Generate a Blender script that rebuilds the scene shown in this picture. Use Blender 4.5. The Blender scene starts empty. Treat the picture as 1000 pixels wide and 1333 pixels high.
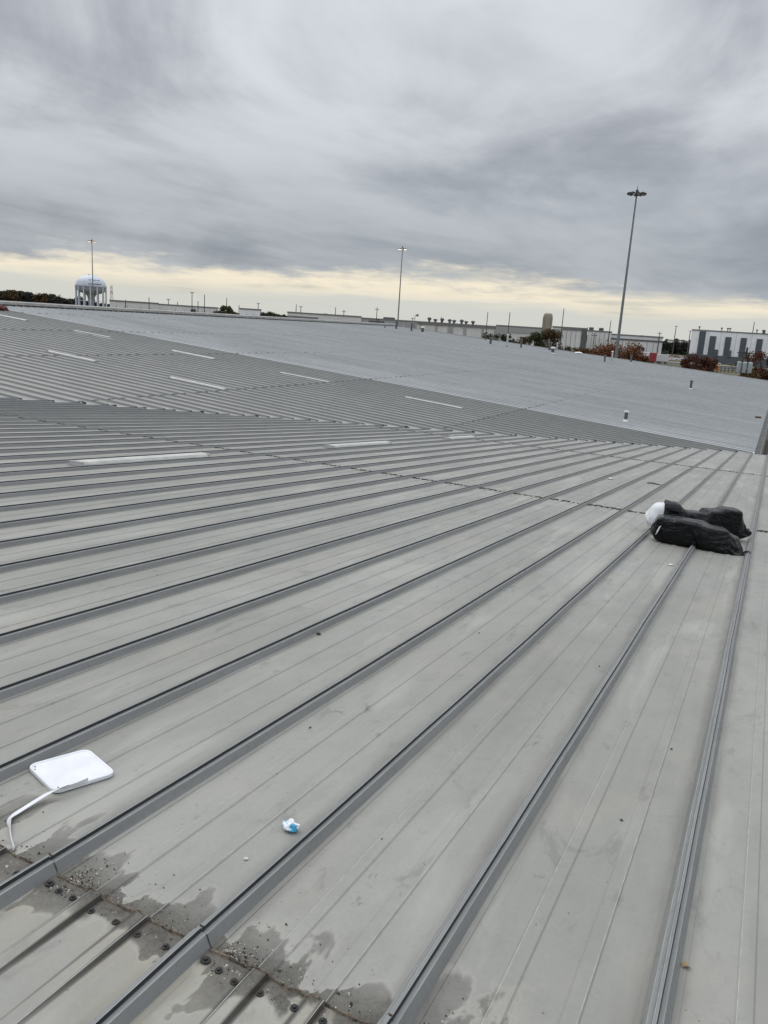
import bpy, bmesh, math, random
import numpy as np
from mathutils import Vector, Matrix, noise
random.seed(7)
R = math.radians
scene = bpy.context.scene
COL = scene.collection

# ------------------------------------------------------------------ camera
CAMZ = 12.0
cam = bpy.data.cameras.new('camera'); camo = bpy.data.objects.new('camera', cam); COL.objects.link(camo)
FW = Vector((-0.42003, 0.87731, -0.23216)); RT = Vector((0.89375, 0.44427, 0.06184)); UP = Vector((-0.15739, 0.18152, 0.97071))
camo.matrix_world = Matrix(((RT.x, UP.x, -FW.x, 0), (RT.y, UP.y, -FW.y, 0), (RT.z, UP.z, -FW.z, CAMZ), (0, 0, 0, 1)))
cam.lens = 28.01; cam.sensor_width = 36; cam.clip_start = 0.05; cam.clip_end = 9000
scene.camera = camo

# ------------------------------------------------------------------ node helpers
class NT:
    def __init__(s, tree): s.t = tree; s.n = tree.nodes; s.l = tree.links
    def link(s, a, b): s.l.new(a, b)
    def _in(s, sock, v):
        if v is None: return
        if hasattr(v, 'is_output') or isinstance(v, bpy.types.NodeSocket): s.l.new(v, sock)
        else: sock.default_value = v
    def math(s, op, a, b=None, c=None, clamp=False):
        n = s.n.new('ShaderNodeMath'); n.operation = op; n.use_clamp = clamp
        s._in(n.inputs[0], a); s._in(n.inputs[1], b)
        if c is not None: s._in(n.inputs[2], c)
        return n.outputs[0]
    def noise(s, vec, scale, detail=4, rough=.55, dist=0, dim='3D'):
        n = s.n.new('ShaderNodeTexNoise'); n.noise_dimensions = dim
        s._in(n.inputs['Vector'], vec); s._in(n.inputs['Scale'], scale); n.inputs['Detail'].default_value = detail
        n.inputs['Roughness'].default_value = rough; n.inputs['Distortion'].default_value = dist
        return n.outputs['Fac']
    def vor(s, vec, scale, feature='F1', rnd=1):
        n = s.n.new('ShaderNodeTexVoronoi'); n.feature = feature
        s._in(n.inputs['Vector'], vec); n.inputs['Scale'].default_value = scale; n.inputs['Randomness'].default_value = rnd
        return n
    def map(s, vec, scale=(1, 1, 1), loc=(0, 0, 0), rot=(0, 0, 0)):
        n = s.n.new('ShaderNodeMapping'); s._in(n.inputs['Vector'], vec)
        n.inputs['Scale'].default_value = scale; n.inputs['Location'].default_value = loc; n.inputs['Rotation'].default_value = rot
        return n.outputs[0]
    def rng(s, v, a, b, c=0., d=1., smooth=True):
        n = s.n.new('ShaderNodeMapRange'); n.interpolation_type = 'SMOOTHSTEP' if smooth else 'LINEAR'
        s._in(n.inputs['Value'], v); s._in(n.inputs['From Min'], a); s._in(n.inputs['From Max'], b)
        s._in(n.inputs['To Min'], c); s._in(n.inputs['To Max'], d)
        return n.outputs[0]
    def mix(s, f, a, b, mode='MIX'):
        n = s.n.new('ShaderNodeMix'); n.data_type = 'RGBA'; n.blend_type = mode
        s._in(n.inputs[0], f)
        for sock, v in ((n.inputs[6], a), (n.inputs[7], b)):
            if isinstance(v, tuple): sock.default_value = (*v[:3], 1)
            else: s._in(sock, v)
        return n.outputs[2]
    def ramp(s, f, stops):
        n = s.n.new('ShaderNodeValToRGB'); s._in(n.inputs[0], f)
        e = n.color_ramp.elements
        while len(e) < len(stops): e.new(.5)
        for el, (p, c) in zip(e, stops): el.position = p; el.color = (*c, 1)
        return n.outputs[0]
    def sep(s, v):
        n = s.n.new('ShaderNodeSeparateXYZ'); s._in(n.inputs[0], v); return n.outputs
    def comb(s, x, y, z):
        n = s.n.new('ShaderNodeCombineXYZ'); s._in(n.inputs[0], x); s._in(n.inputs[1], y); s._in(n.inputs[2], z); return n.outputs[0]
    def vmath(s, op, a, b=None):
        n = s.n.new('ShaderNodeVectorMath'); n.operation = op; s._in(n.inputs[0], a); s._in(n.inputs[1], b); return n.outputs[0]

def lin(r, g, b): return tuple((c / 255 / 12.92) if c <= 10 else (((c / 255) + .055) / 1.055) ** 2.4 for c in (r, g, b))

# ------------------------------------------------------------------ world: overcast sky with a pale gap over the horizon
SUN_EL, SUN_AZ = R(48), R(-72)          # azimuth from +Y, negative = to the left of +Y
SKY_STR = 0.10
world = bpy.data.worlds.new('World'); scene.world = world; world.use_nodes = True
wt = NT(world.node_tree); world.node_tree.nodes.clear()
sky = wt.n.new('ShaderNodeTexSky'); sky.sky_type = 'NISHITA'; sky.sun_disc = False
sky.sun_elevation = SUN_EL; sky.sun_rotation = SUN_AZ; sky.air_density = 1; sky.dust_density = 3
tc = wt.n.new('ShaderNodeTexCoord'); D = tc.outputs['Generated']
DR = wt.map(D, rot=(0, 0, R(-25.6)))        # heading frame: y = the way the roof valley view looks
dx, dy, dz = wt.sep(DR)
den = wt.math('ADD', wt.math('MAXIMUM', dz, 0.0), 0.07)
P = wt.comb(wt.math('DIVIDE', dx, den), wt.math('DIVIDE', dy, den), 0.0)
Pr = wt.map(P, rot=(0, 0, R(27)), loc=(3.1, 1.7, 0))     # y axis of Pr runs along the cloud streets
Ps = wt.map(Pr, scale=(1.0, .52, 1))
warp = wt.noise(Ps, .5, 2, .5)
Pw = wt.vmath('ADD', Ps, wt.comb(wt.math('MULTIPLY', warp, 1.4), wt.math('MULTIPLY', warp, .8), 0))
n1 = wt.noise(Pw, .55, 5, .50)
n2 = wt.noise(Pw, 1.6, 5, .56)
b3 = wt.map(DR, scale=(2.4, 2.4, 5), loc=(1.3, 0, 2), rot=(0, R(22), 0))
n3 = wt.noise(b3, 1.05, 6, .56, .7)
cl = wt.math('ADD', wt.math('MULTIPLY', n1, .34), wt.math('ADD', wt.math('MULTIPLY', n2, .14), wt.math('MULTIPLY', n3, .52)))
cl = wt.rng(cl, .385, .60)
# cloud deck grows lighter towards the zenith, as an overcast sky does
up = wt.rng(dz, .07, .26)
base = wt.mix(up, lin(138, 145, 154), lin(153, 158, 167))
lite = wt.mix(up, lin(181, 187, 193), lin(217, 221, 227))
deck = wt.mix(cl, base, lite)
# narrow bright gap under the deck, all round the horizon
az = wt.map(DR, scale=(5, 5, 34))
ne = wt.noise(az, .9, 6, .62)
ne2 = wt.noise(wt.map(DR, scale=(5, 5, 60), loc=(7, 2, 1)), .8, 5, .6)
edge = wt.math('ADD', .052, wt.math('ADD', wt.math('MULTIPLY', wt.math('SUBTRACT', ne, .5), .085), wt.math('MULTIPLY', wt.math('SUBTRACT', wt.noise(wt.map(DR, scale=(14, 14, 50)), 1.3, 5, .65), .5), .03)))
gap = wt.rng(wt.math('SUBTRACT', edge, dz), -.010, .014)
gapc = wt.mix(wt.rng(wt.math('ADD', dz, wt.math('MULTIPLY', wt.math('SUBTRACT', ne2, .5), .07)), .018, .042), lin(212, 213, 206), lin(249, 238, 214))
grey_st = wt.rng(ne2, .5, .72)
gapc = wt.mix(wt.math('MULTIPLY', grey_st, .75), gapc, lin(186, 190, 186))
clouds = wt.mix(gap, deck, gapc)
zen = wt.rng(dz, .28, .95, 1.0, 2.7)
clouds = wt.vmath('SCALE', clouds); wt._in(wt.n[-1].inputs['Scale'], wt.math('MULTIPLY', zen, 1.0 / SKY_STR))
skymix = wt.mix(.96, sky.outputs[0], clouds)
bg = wt.n.new('ShaderNodeBackground'); wt._in(bg.inputs[0], skymix); bg.inputs[1].default_value = SKY_STR
wo = wt.n.new('ShaderNodeOutputWorld'); wt.link(bg.outputs[0], wo.inputs[0])

sl = bpy.data.lights.new('sun', 'SUN'); sl.energy = 0.8; sl.angle = R(35); sl.color = (1, .96, .9)
so = bpy.data.objects.new('sun', sl); COL.objects.link(so)
sd = Vector((math.sin(SUN_AZ) * math.cos(SUN_EL), math.cos(SUN_AZ) * math.cos(SUN_EL), math.sin(SUN_EL)))
so.rotation_euler = sd.to_track_quat('Z', 'Y').to_euler(); so.location = (0, 0, 60)

scene.view_settings.view_transform = 'Standard'; scene.view_settings.look = 'None'
scene.view_settings.exposure = 0; scene.view_settings.gamma = 1; scene.view_settings.use_curve_mapping = False
scene.render.engine = 'CYCLES'
scene.render.resolution_x = 768; scene.render.resolution_y = 1024

# ------------------------------------------------------------------ object helpers
def tag(o, label=None, cat=None, group=None, kind=None):
    if label: o['label'] = label
    if cat: o['category'] = cat
    if group: o['group'] = group
    if kind: o['kind'] = kind
    return o
def empty(name, loc=(0, 0, 0), rz=0, **k):
    o = bpy.data.objects.new(name, None); COL.objects.link(o); o.location = loc; o.rotation_euler = (0, 0, rz)
    o.empty_display_size = .2
    return tag(o, **k)
class MB:
    def __init__(s): s.v = []; s.f = []; s.m = []
    def add(s, vs, fs, mi=0):
        b = len(s.v); s.v += [tuple(v) for v in vs]; s.f += [tuple(b + i for i in f) for f in fs]; s.m += [mi] * len(fs)
    def box(s, a, b, mi=0, rz=0, c=None):
        x0, y0, z0 = a; x1, y1, z1 = b
        vs = [(x0, y0, z0), (x1, y0, z0), (x1, y1, z0), (x0, y1, z0), (x0, y0, z1), (x1, y0, z1), (x1, y1, z1), (x0, y1, z1)]
        s.add(vs, [(0, 3, 2, 1), (4, 5, 6, 7), (0, 1, 5, 4), (1, 2, 6, 5), (2, 3, 7, 6), (3, 0, 4, 7)], mi)
    def bbox(s, a, b, ch=.05, mi=0):       # box with a chamfered top rim
        x0, y0, z0 = a; x1, y1, z1 = b
        r = [[(x0, y0, z0), (x1, y0, z0), (x1, y1, z0), (x0, y1, z0)], [(x0, y0, z1 - ch), (x1, y0, z1 - ch), (x1, y1, z1 - ch), (x0, y1, z1 - ch)],
             [(x0 + ch, y0 + ch, z1), (x1 - ch, y0 + ch, z1), (x1 - ch, y1 - ch, z1), (x0 + ch, y1 - ch, z1)]]
        s.rings(r, mi, True)
    def rings(s, rings, mi=0, cap=True):
        n = len(rings[0]); vs = [p for r in rings for p in r]; fs = []
        for i in range(len(rings) - 1):
            for j in range(n):
                k = (j + 1) % n; fs.append((i * n + j, i * n + k, (i + 1) * n + k, (i + 1) * n + j))
        if cap:
            fs.append(tuple(range(n - 1, -1, -1))); fs.append(tuple((len(rings) - 1) * n + j for j in range(n)))
        s.add(vs, fs, mi)
    def lathe(s, prof, n=16, c=(0, 0, 0), mi=0, cap=True):
        s.rings([[(c[0] + r * math.cos(2 * math.pi * j / n), c[1] + r * math.sin(2 * math.pi * j / n), c[2] + z) for j in range(n)] for r, z in prof], mi, cap)
    def tube(s, pts, rad, n=6, mi=0, cap=True):
        pts = [Vector(p) for p in pts]; rs = []
        for i, p in enumerate(pts):
            d = (pts[min(i + 1, len(pts) - 1)] - pts[max(i - 1, 0)]).normalized()
            a = d.cross(Vector((0, 0, 1)))
            if a.length < .05: a = d.cross(Vector((1, 0, 0)))
            a.normalize(); b = d.cross(a)
            r = rad[i] if isinstance(rad, (list, tuple)) else rad
            rs.append([tuple(p + a * (r * math.cos(2 * math.pi * j / n)) - b * (r * math.sin(2 * math.pi * j / n))) for j in range(n)])
        s.rings(rs, mi, cap)
    def mesh(s, name, mats, smooth=False):
        me = bpy.data.meshes.new(name); me.from_pydata(s.v, [], s.f)
        for m in (mats if isinstance(mats, (list, tuple)) else [mats]): me.materials.append(m)
        if any(s.m): me.polygons.foreach_set('material_index', s.m)
        if smooth: me.polygons.foreach_set('use_smooth', [True] * len(me.polygons))
        me.update(); return me
    def obj(s, name, mats, parent=None, smooth=False, loc=None):
        o = link(name, s.mesh(name, mats, smooth), parent)
        if loc: o.location = loc
        return o
def link(name, me, parent=None):
    o = bpy.data.objects.new(name, me); COL.objects.link(o)
    if parent is not None: o.parent = parent
    return o
def copy_tree(o, parent=None):
    c = o.copy(); COL.objects.link(c)
    if parent is not None: c.parent = parent
    for ch in o.children: copy_tree(ch, c)
    return c
def autosmooth(o, ang=40):
    me = o.data; me.polygons.foreach_set('use_smooth', [True] * len(me.polygons))
    me.set_sharp_from_angle(angle=R(ang))

# ------------------------------------------------------------------ materials
def newmat(name):
    m = bpy.data.materials.new(name); m.use_nodes = True
    t = NT(m.node_tree); b = m.node_tree.nodes['Principled BSDF']
    return m, t, b
def simple(name, col, rough=.6, metal=0, var=.12, scale=3., bump=0, spec=.4, coat=0):
    m, t, b = newmat(name)
    tc = t.n.new('ShaderNodeTexCoord')
    n = t.noise(tc.outputs['Object'], scale, 5, .6)
    f = t.rng(n, .3, .7, 0, 1)
    t._in(b.inputs['Base Color'], t.mix(f, tuple(c * (1 - var) for c in col), tuple(min(1, c * (1 + var)) for c in col)))
    t._in(b.inputs['Roughness'], t.rng(n, .3, .7, max(.02, rough - .06), min(1, rough + .06)))
    b.inputs['Metallic'].default_value = metal; b.inputs['Specular IOR Level'].default_value = spec
    if coat: b.inputs['Coat Weight'].default_value = coat; b.inputs['Coat Roughness'].default_value = .1
    if bump:
        bp = t.n.new('ShaderNodeBump'); bp.inputs['Distance'].default_value = bump; bp.inputs['Strength'].default_value = .6
        t._in(bp.inputs['Height'], t.noise(tc.outputs['Object'], scale * 6, 5, .6)); t.link(bp.outputs[0], b.inputs['Normal'])
    return m

# =================================================================== ROOFS
S1, S2, C2 = .0763, .0806, -4.518
SP = .6096; X0 = -.0314
RIBH = .042
c1 = 1 / math.sqrt(1 + S1 * S1); n1s = S1 * c1
c2 = 1 / math.sqrt(1 + S2 * S2); n2s = S2 * c2
near_M = Matrix(((1, 0, 0, 0), (0, c1, n1s, 0), (0, -n1s, c1, CAMZ - 1.622 - RIBH), (0, 0, 0, 1)))
far_M = Matrix(((0, c2, n2s, 0), (-1, 0, 0, 0), (0, -n2s, c2, CAMZ + C2 - RIBH), (0, 0, 0, 1)))
def valley_y(x): return (1.622 + .0 + C2 * -1 - 1.622 * 2 + S2 * x) / S1     # world y of the valley at world x
RIDGE_X = -49.5; EAVE_X = -.55
def rake_y(x): return 115.2 + (x + 1.55) * .249
BLUE_Y = 37.35
SPL = [1.544, 12.52, 24.35]                 # end laps of the near slope, metres along the slope
FSPL = [-45.2, -36.5, -28.0, -19.35, -10.85]  # end laps of the far slope (world x)

near = bpy.data.objects.new('roof', None); COL.objects.link(near); near.matrix_world = near_M
far = bpy.data.objects.new('roof', None); COL.objects.link(far); far.matrix_world = far_M

def roof_mat(name, ref, dusty=True):
    """painted steel; ref = object whose frame gives x across, y along the slope"""
    m, t, b = newmat(name)
    tc = t.n.new('ShaderNodeTexCoord'); tc.object = ref; O = tc.outputs['Object']
    x, y, z = t.sep(O)
    big = t.noise(t.map(O, scale=(1, .35, 1)), .9, 4, .55)
    mid = t.noise(t.map(O, scale=(1, .6, 1)), 6, 6, .65)
    fine = t.noise(O, 55, 5, .7)
    streak = t.noise(t.map(O, scale=(1, .06, 1)), 14, 5, .6)
    # each panel weathered a little differently
    pid = t.math('FLOOR', t.math('DIVIDE', t.math('SUBTRACT', x, X0), SP))
    wn = t.n.new('ShaderNodeTexWhiteNoise'); wn.noise_dimensions = '2D'
    t._in(wn.inputs['Vector'], t.comb(pid, t.math('FLOOR', t.math('DIVIDE', t.math('SUBTRACT', y, 1.55), 11.4)), 0))
    col = t.mix(t.rng(big, .3, .7), (.285, .283, .262), (.372, .368, .345))
    col = t.mix(t.math('MULTIPLY', t.rng(mid, .42, .72), .45), col, (.262, .258, .240))
    col = t.mix(t.math('MULTIPLY', t.rng(streak, .52, .72), .30), col, (.35, .348, .332))
    col = t.mix(t.math('MULTIPLY', t.rng(fine, .35, .75), .22), col, (.20, .197, .185))
    col = t.mix(.14, col, t.mix(wn.outputs['Value'], (.19, .19, .18), (.40, .395, .375)))
    # scuffs: short dark marks
    sc = t.noise(t.map(O, scale=(1, .45, 1), loc=(3, 9, 0)), 9, 7, .75, .4)
    scm = t.noise(O, 1.1, 2, .5)
    col = t.mix(t.math('MULTIPLY', t.math('MULTIPLY', t.rng(sc, .60, .68), t.rng(scm, .46, .60)), .6), col, (.13, .128, .12))
    # specks of grit
    sp = t.vor(O, 26); d = sp.outputs['Distance']
    rnd = t.sep(sp.outputs['Color'])[0]
    spk = t.math('MULTIPLY', t.math('LESS_THAN', d, .10), t.math('GREATER_THAN', rnd, .90))
    col = t.mix(t.math('MULTIPLY', spk, .65), col, (.07, .065, .055))
    # tan dust patches
    du = t.noise(t.map(O, scale=(1, .5, 1), loc=(11, 4, 0)), 1.9, 5, .6)
    col = t.mix(t.math('MULTIPLY', t.rng(du, .50, .70), .42), col, (.385, .365, .315))
    rough = t.rng(mid, .3, .7, .42, .56)
    # broad pale wash streaks running down the sheets, and foot scuffs
    ws = t.noise(t.map(O, scale=(1, .16, 1), loc=(5, 2, 0)), 3.2, 4, .55, .3)
    col = t.mix(t.math('MULTIPLY', t.rng(ws, .53, .68), .55), col, (.43, .425, .395))
    col = t.mix(t.math('MULTIPLY', t.rng(ws, .45, .32), .30), col, (.22, .217, .20))
    vs_ = t.vor(t.map(O, scale=(1, .55, 1), loc=(4, 4, 0)), 2.2)
    fs_ = t.math('MULTIPLY', t.rng(vs_.outputs['Distance'], .10, .04), t.math('GREATER_THAN', t.sep(vs_.outputs['Color'])[1], .6))
    col = t.mix(t.math('MULTIPLY', t.math('MULTIPLY', fs_, t.rng(t.noise(O, 30, 4, .7), .48, .60)), .6), col, (.12, .118, .11))
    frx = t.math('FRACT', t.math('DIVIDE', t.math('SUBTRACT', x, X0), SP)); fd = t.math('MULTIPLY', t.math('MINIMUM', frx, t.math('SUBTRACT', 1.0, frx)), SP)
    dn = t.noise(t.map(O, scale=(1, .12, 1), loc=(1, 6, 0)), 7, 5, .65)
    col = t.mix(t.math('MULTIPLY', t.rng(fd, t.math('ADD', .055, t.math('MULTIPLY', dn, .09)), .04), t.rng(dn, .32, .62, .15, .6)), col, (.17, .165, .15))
    dm = t.noise(t.map(O, scale=(1, .4, 1), loc=(8, 3, 0)), 5.5, 7, .72, .6)
    col = t.mix(t.math('MULTIPLY', t.rng(dm, .57, .66), .38), col, (.17, .167, .155))
    if dusty:
        # water-stain blotches either side of the lap nearest the viewer, with a dried pale rim
        dl = t.math('SUBTRACT', y, SPL[0])
        wob = t.math('MULTIPLY', t.math('SUBTRACT', t.noise(O, 17, 5, .65), .5), .10)
        w1 = t.noise(t.map(O, scale=(1, .42, 1), loc=(2.6, 8.3, 0)), 5.0, 4, .55, .6)
        reach = t.math('ADD', t.math('MULTIPLY', t.rng(w1, .33, .72), .42), wob)
        reachb = t.math('ADD', t.math('MULTIPLY', t.rng(t.noise(t.map(O, scale=(1, .6, 1), loc=(7, 1, 0)), 6.5, 3, .5, .6), .32, .72), .27), wob)
        e = t.math('MINIMUM', t.math('SUBTRACT', reach, dl), t.math('ADD', reachb, dl))
        st = t.rng(e, -.004, t.math('ADD', .008, t.math('MULTIPLY', t.rng(w1, .4, .6), .07)))
        core = t.rng(t.math('ADD', t.math('ABSOLUTE', dl), t.math('MULTIPLY', wob, 1.2)), .20, .0)
        grit = t.noise(O, 90, 4, .8)
        stc = t.mix(t.rng(grit, .35, .7), (.055, .050, .043), (.125, .118, .102))
        stc = t.mix(t.math('MULTIPLY', t.rng(t.noise(O, 11, 4, .6), .42, .62), .5), stc, (.17, .162, .14))
        # tan silt dried on the sheets short of the lap
        silt = t.math('MULTIPLY', t.rng(dl, -1.1, -.05), t.rng(dl, .0, .004, 1, 0))
        col = t.mix(t.math('MULTIPLY', t.math('MULTIPLY', silt, t.rng(t.noise(t.map(O, scale=(1, .6, 1)), 3.4, 4, .6), .35, .6)), .6), col, (.335, .31, .245))
        seamg = t.rng(t.math('ABSOLUTE', dl), .0, t.math('MULTIPLY', t.rng(t.noise(O, 13, 5, .7), .3, .7), .11), 1, 0)
        col = t.mix(t.math('MULTIPLY', seamg, .75), col, (.10, .082, .06))
        rim = t.math('MULTIPLY', t.rng(e, -.05, -.004), t.math('SUBTRACT', 1.0, st))
        col = t.mix(t.math('MULTIPLY', rim, .35), col, (.40, .385, .34))
        col = t.mix(t.math('MULTIPLY', st, t.math('ADD', .52, t.math('MULTIPLY', core, .46))), col, stc)
        # run-off streaks climbing away along the flutes
        fr = t.math('FRACT', t.math('DIVIDE', t.math('SUBTRACT', x, X0), SP))
        fl = None
        for u in (.318, .402, .617, .700):
            k = t.rng(t.math('ABSOLUTE', t.math('SUBTRACT', fr, u)), .006, t.math('ADD', .014, t.math('MULTIPLY', t.rng(dl, -.45, 0), .016)), 1, 0)
            fl = k if fl is None else t.math('MAXIMUM', fl, k)
        up_ = t.math('MULTIPLY', t.rng(dl, -.75, -.02), t.rng(dl, .0, .01, 1, 0))
        col = t.mix(t.math('MULTIPLY', t.math('MULTIPLY', fl, up_), .9), col, (.05, .045, .038))
        # grime line at the other laps
        for s_ in SPL[1:]:
            g = t.rng(t.math('ABSOLUTE', t.math('SUBTRACT', y, s_)), .0, t.math('MULTIPLY', t.rng(mid, .35, .7), .22), 1, 0)
            col = t.mix(t.math('MULTIPLY', g, .55), col, (.12, .115, .10))
    t._in(b.inputs['Base Color'], t.mix(1.0, col, (.88, .875, .845), 'MULTIPLY'))
    t._in(b.inputs['Roughness'], rough); b.inputs['Specular IOR Level'].default_value = .35
    bp = t.n.new('ShaderNodeBump'); bp.inputs['Distance'].default_value = .016; bp.inputs['Strength'].default_value = .5
    h = t.math('ADD', t.noise(t.map(O, scale=(1, .4, 1)), 2.6, 2, .4), t.math('MULTIPLY', fine, .05))
    t._in(bp.inputs['Height'], h); t.link(bp.outputs[0], b.inputs['Normal'])
    return m
def rib_mat(name, ref, col0, col1, rough=.42):
    m, t, b = newmat(name)
    tc = t.n.new('ShaderNodeTexCoord'); tc.object = ref; O = tc.outputs['Object']
    s_ = t.noise(t.map(O, scale=(1, .08, 1)), 16, 5, .6); f = t.noise(O, 40, 4, .7)
    col = t.mix(t.rng(s_, .3, .7), col0, col1)
    col = t.mix(t.math('MULTIPLY', t.rng(f, .5, .75), .35), col, tuple(c * .6 for c in col0))
    t._in(b.inputs['Base Color'], t.mix(1.0, col, (.90, .90, .89), 'MULTIPLY')); t._in(b.inputs['Roughness'], t.rng(f, .3, .7, rough - .06, rough + .08))
    b.inputs['Specular IOR Level'].default_value = .4
    return m
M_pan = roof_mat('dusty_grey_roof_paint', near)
M_rib = rib_mat('clean_grey_roof_paint', near, (.200, .205, .199), (.245, .250, .243))
M_edge = simple('edge_sky_glint', (.36, .37, .36), .38, var=.2, scale=9)  # lighter strip colour painting the sky glint along rib edges
M_fl = simple('flute_edge_highlight', (.40, .40, .385), .42, var=.25, scale=14)  # thin highlight painted along one edge of each flute
M_gap = simple('dark_seam_shade_and_closures', (.04, .042, .043), .7)  # dark for seam gaps and closures; also paints shade on the seam's right face
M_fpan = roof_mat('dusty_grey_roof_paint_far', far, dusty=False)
M_frib = rib_mat('clean_grey_roof_paint_far', far, (.165, .172, .170), (.20, .205, .20))
M_butyl = simple('brown_lap_debris', (.13, .105, .078), .95, var=.75, scale=55, bump=.006)
M_screw = simple('dark_screw', (.03, .03, .03), .5, metal=.3)
M_flash = simple('pale_flashing', (.36, .36, .35), .45, var=.2, scale=4)

# coated far section
def coat_mat(name, k):
    m, t, b = newmat(name)
    tc = t.n.new('ShaderNodeTexCoord'); tc.object = far; O = tc.outputs['Object']
    a = t.noise(t.map(O, scale=(1, .12, 1)), .5, 5, .6); c = t.noise(t.map(O, scale=(1, .05, 1)), 2.2, 5, .65); d = t.noise(O, .12, 4, .5)
    col = t.mix(t.rng(a, .3, .7), (.462, .480, .475), (.542, .555, .546))
    col = t.mix(t.math('MULTIPLY', t.rng(c, .45, .72), .45), col, (.64, .65, .65))
    col = t.mix(t.math('MULTIPLY', t.rng(d, .45, .65), .4), col, (.38, .40, .405))
    lapd = t.noise(t.map(O, scale=(1, .10, 1), loc=(4, 2, 0)), 1.1, 4, .6)
    col = t.mix(t.math('MULTIPLY', t.rng(lapd, .46, .66), .32), col, (.30, .315, .32))
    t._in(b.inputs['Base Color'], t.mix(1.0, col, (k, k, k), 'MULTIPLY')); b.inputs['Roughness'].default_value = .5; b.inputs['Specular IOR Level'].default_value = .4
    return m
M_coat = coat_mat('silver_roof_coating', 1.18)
M_crib = coat_mat('silver_coating_shaded_rib', .61)  # darker copy of the pan coating, with rib shade put into the colour

# rib cross-section (u, v, material of the strip that starts here): 0 paint, 1 painted sky glint, 2 dark seam gap and painted shade
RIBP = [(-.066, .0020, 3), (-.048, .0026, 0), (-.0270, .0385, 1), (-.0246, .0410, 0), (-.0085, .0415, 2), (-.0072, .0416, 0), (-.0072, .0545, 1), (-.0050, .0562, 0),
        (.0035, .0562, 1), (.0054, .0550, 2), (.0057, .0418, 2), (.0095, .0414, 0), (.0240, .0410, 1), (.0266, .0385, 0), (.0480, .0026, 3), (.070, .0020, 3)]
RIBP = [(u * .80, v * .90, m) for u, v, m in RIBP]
RIBP_FAR = [(-.055, .002, 0), (-.027, .039, 0), (-.007, .042, 0), (-.005, .055, 0), (.005, .055, 0), (.007, .042, 0), (.027, .039, 0), (.055, .002, 0)]
def panel_prof(full, fh):
    e = .006
    pts = [(.04, 0, 0)]
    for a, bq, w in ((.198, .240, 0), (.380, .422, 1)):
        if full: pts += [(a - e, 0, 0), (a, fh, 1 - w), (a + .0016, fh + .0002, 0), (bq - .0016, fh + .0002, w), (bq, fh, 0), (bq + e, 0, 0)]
        else: pts += [(a, 0, 0), ((a + bq) / 2, fh, 0), (bq, 0, 0)]
    return pts + [(SP - .04, 0, 0)]
def strip(prof_at, ends, mats3=False):
    """prof_at(i)-> list of (u, v[, m]); ends[i](u) -> y ; builds a lofted sheet"""
    mb = MB(); st = [prof_at(i) for i in range(len(ends))]; n = len(st[0])
    vs = [(p[0], ends[i](p[0]), p[1]) for i, pr in enumerate(st) for p in pr]
    for i in range(len(ends) - 1):
        for j in range(n - 1):
            mb_f = (i * n + j, i * n + j + 1, (i + 1) * n + j + 1, (i + 1) * n + j)
            mb.f.append(mb_f); mb.m.append(st[0][j][2] if mats3 else 0)
    mb.v = vs
    return mb
def const(y): return lambda u: y

# ---- near slope
cache = {}
KMIN, KMAX = -9, 43
segs = [(-5.0, SPL[0]), (SPL[0], SPL[1]), (SPL[1], SPL[2]), (SPL[2], None)]
def near_panel(y0, y1, cut):
    full = y0 < 14
    fh0, fh1 = .005, (.013 if y1 is not None and y1 < 2 else .008)
    def vals(i):
        fh = (fh0, fh0, fh1, fh1)[i] if not cut else fh0
        lift = (0, 0, .004, .006)[i] if not cut else 0
        return [(u, v + lift, m) for u, v, m in panel_prof(full, fh)]
    if cut: return strip(lambda i: vals(0), [const(y0 - .05), cut], True)
    return strip(vals, [const(y0 - .05), const(y1 - .55), const(y1 - .12), const(y1 + .012)], True)
def vend(xl, back):          # y (along slope) where a piece at local x ends before the valley / eave
    def f(u):
        x = xl + u
        return (valley_y(x) if x < EAVE_X else valley_y(EAVE_X)) / c1 - back
    return f
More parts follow.
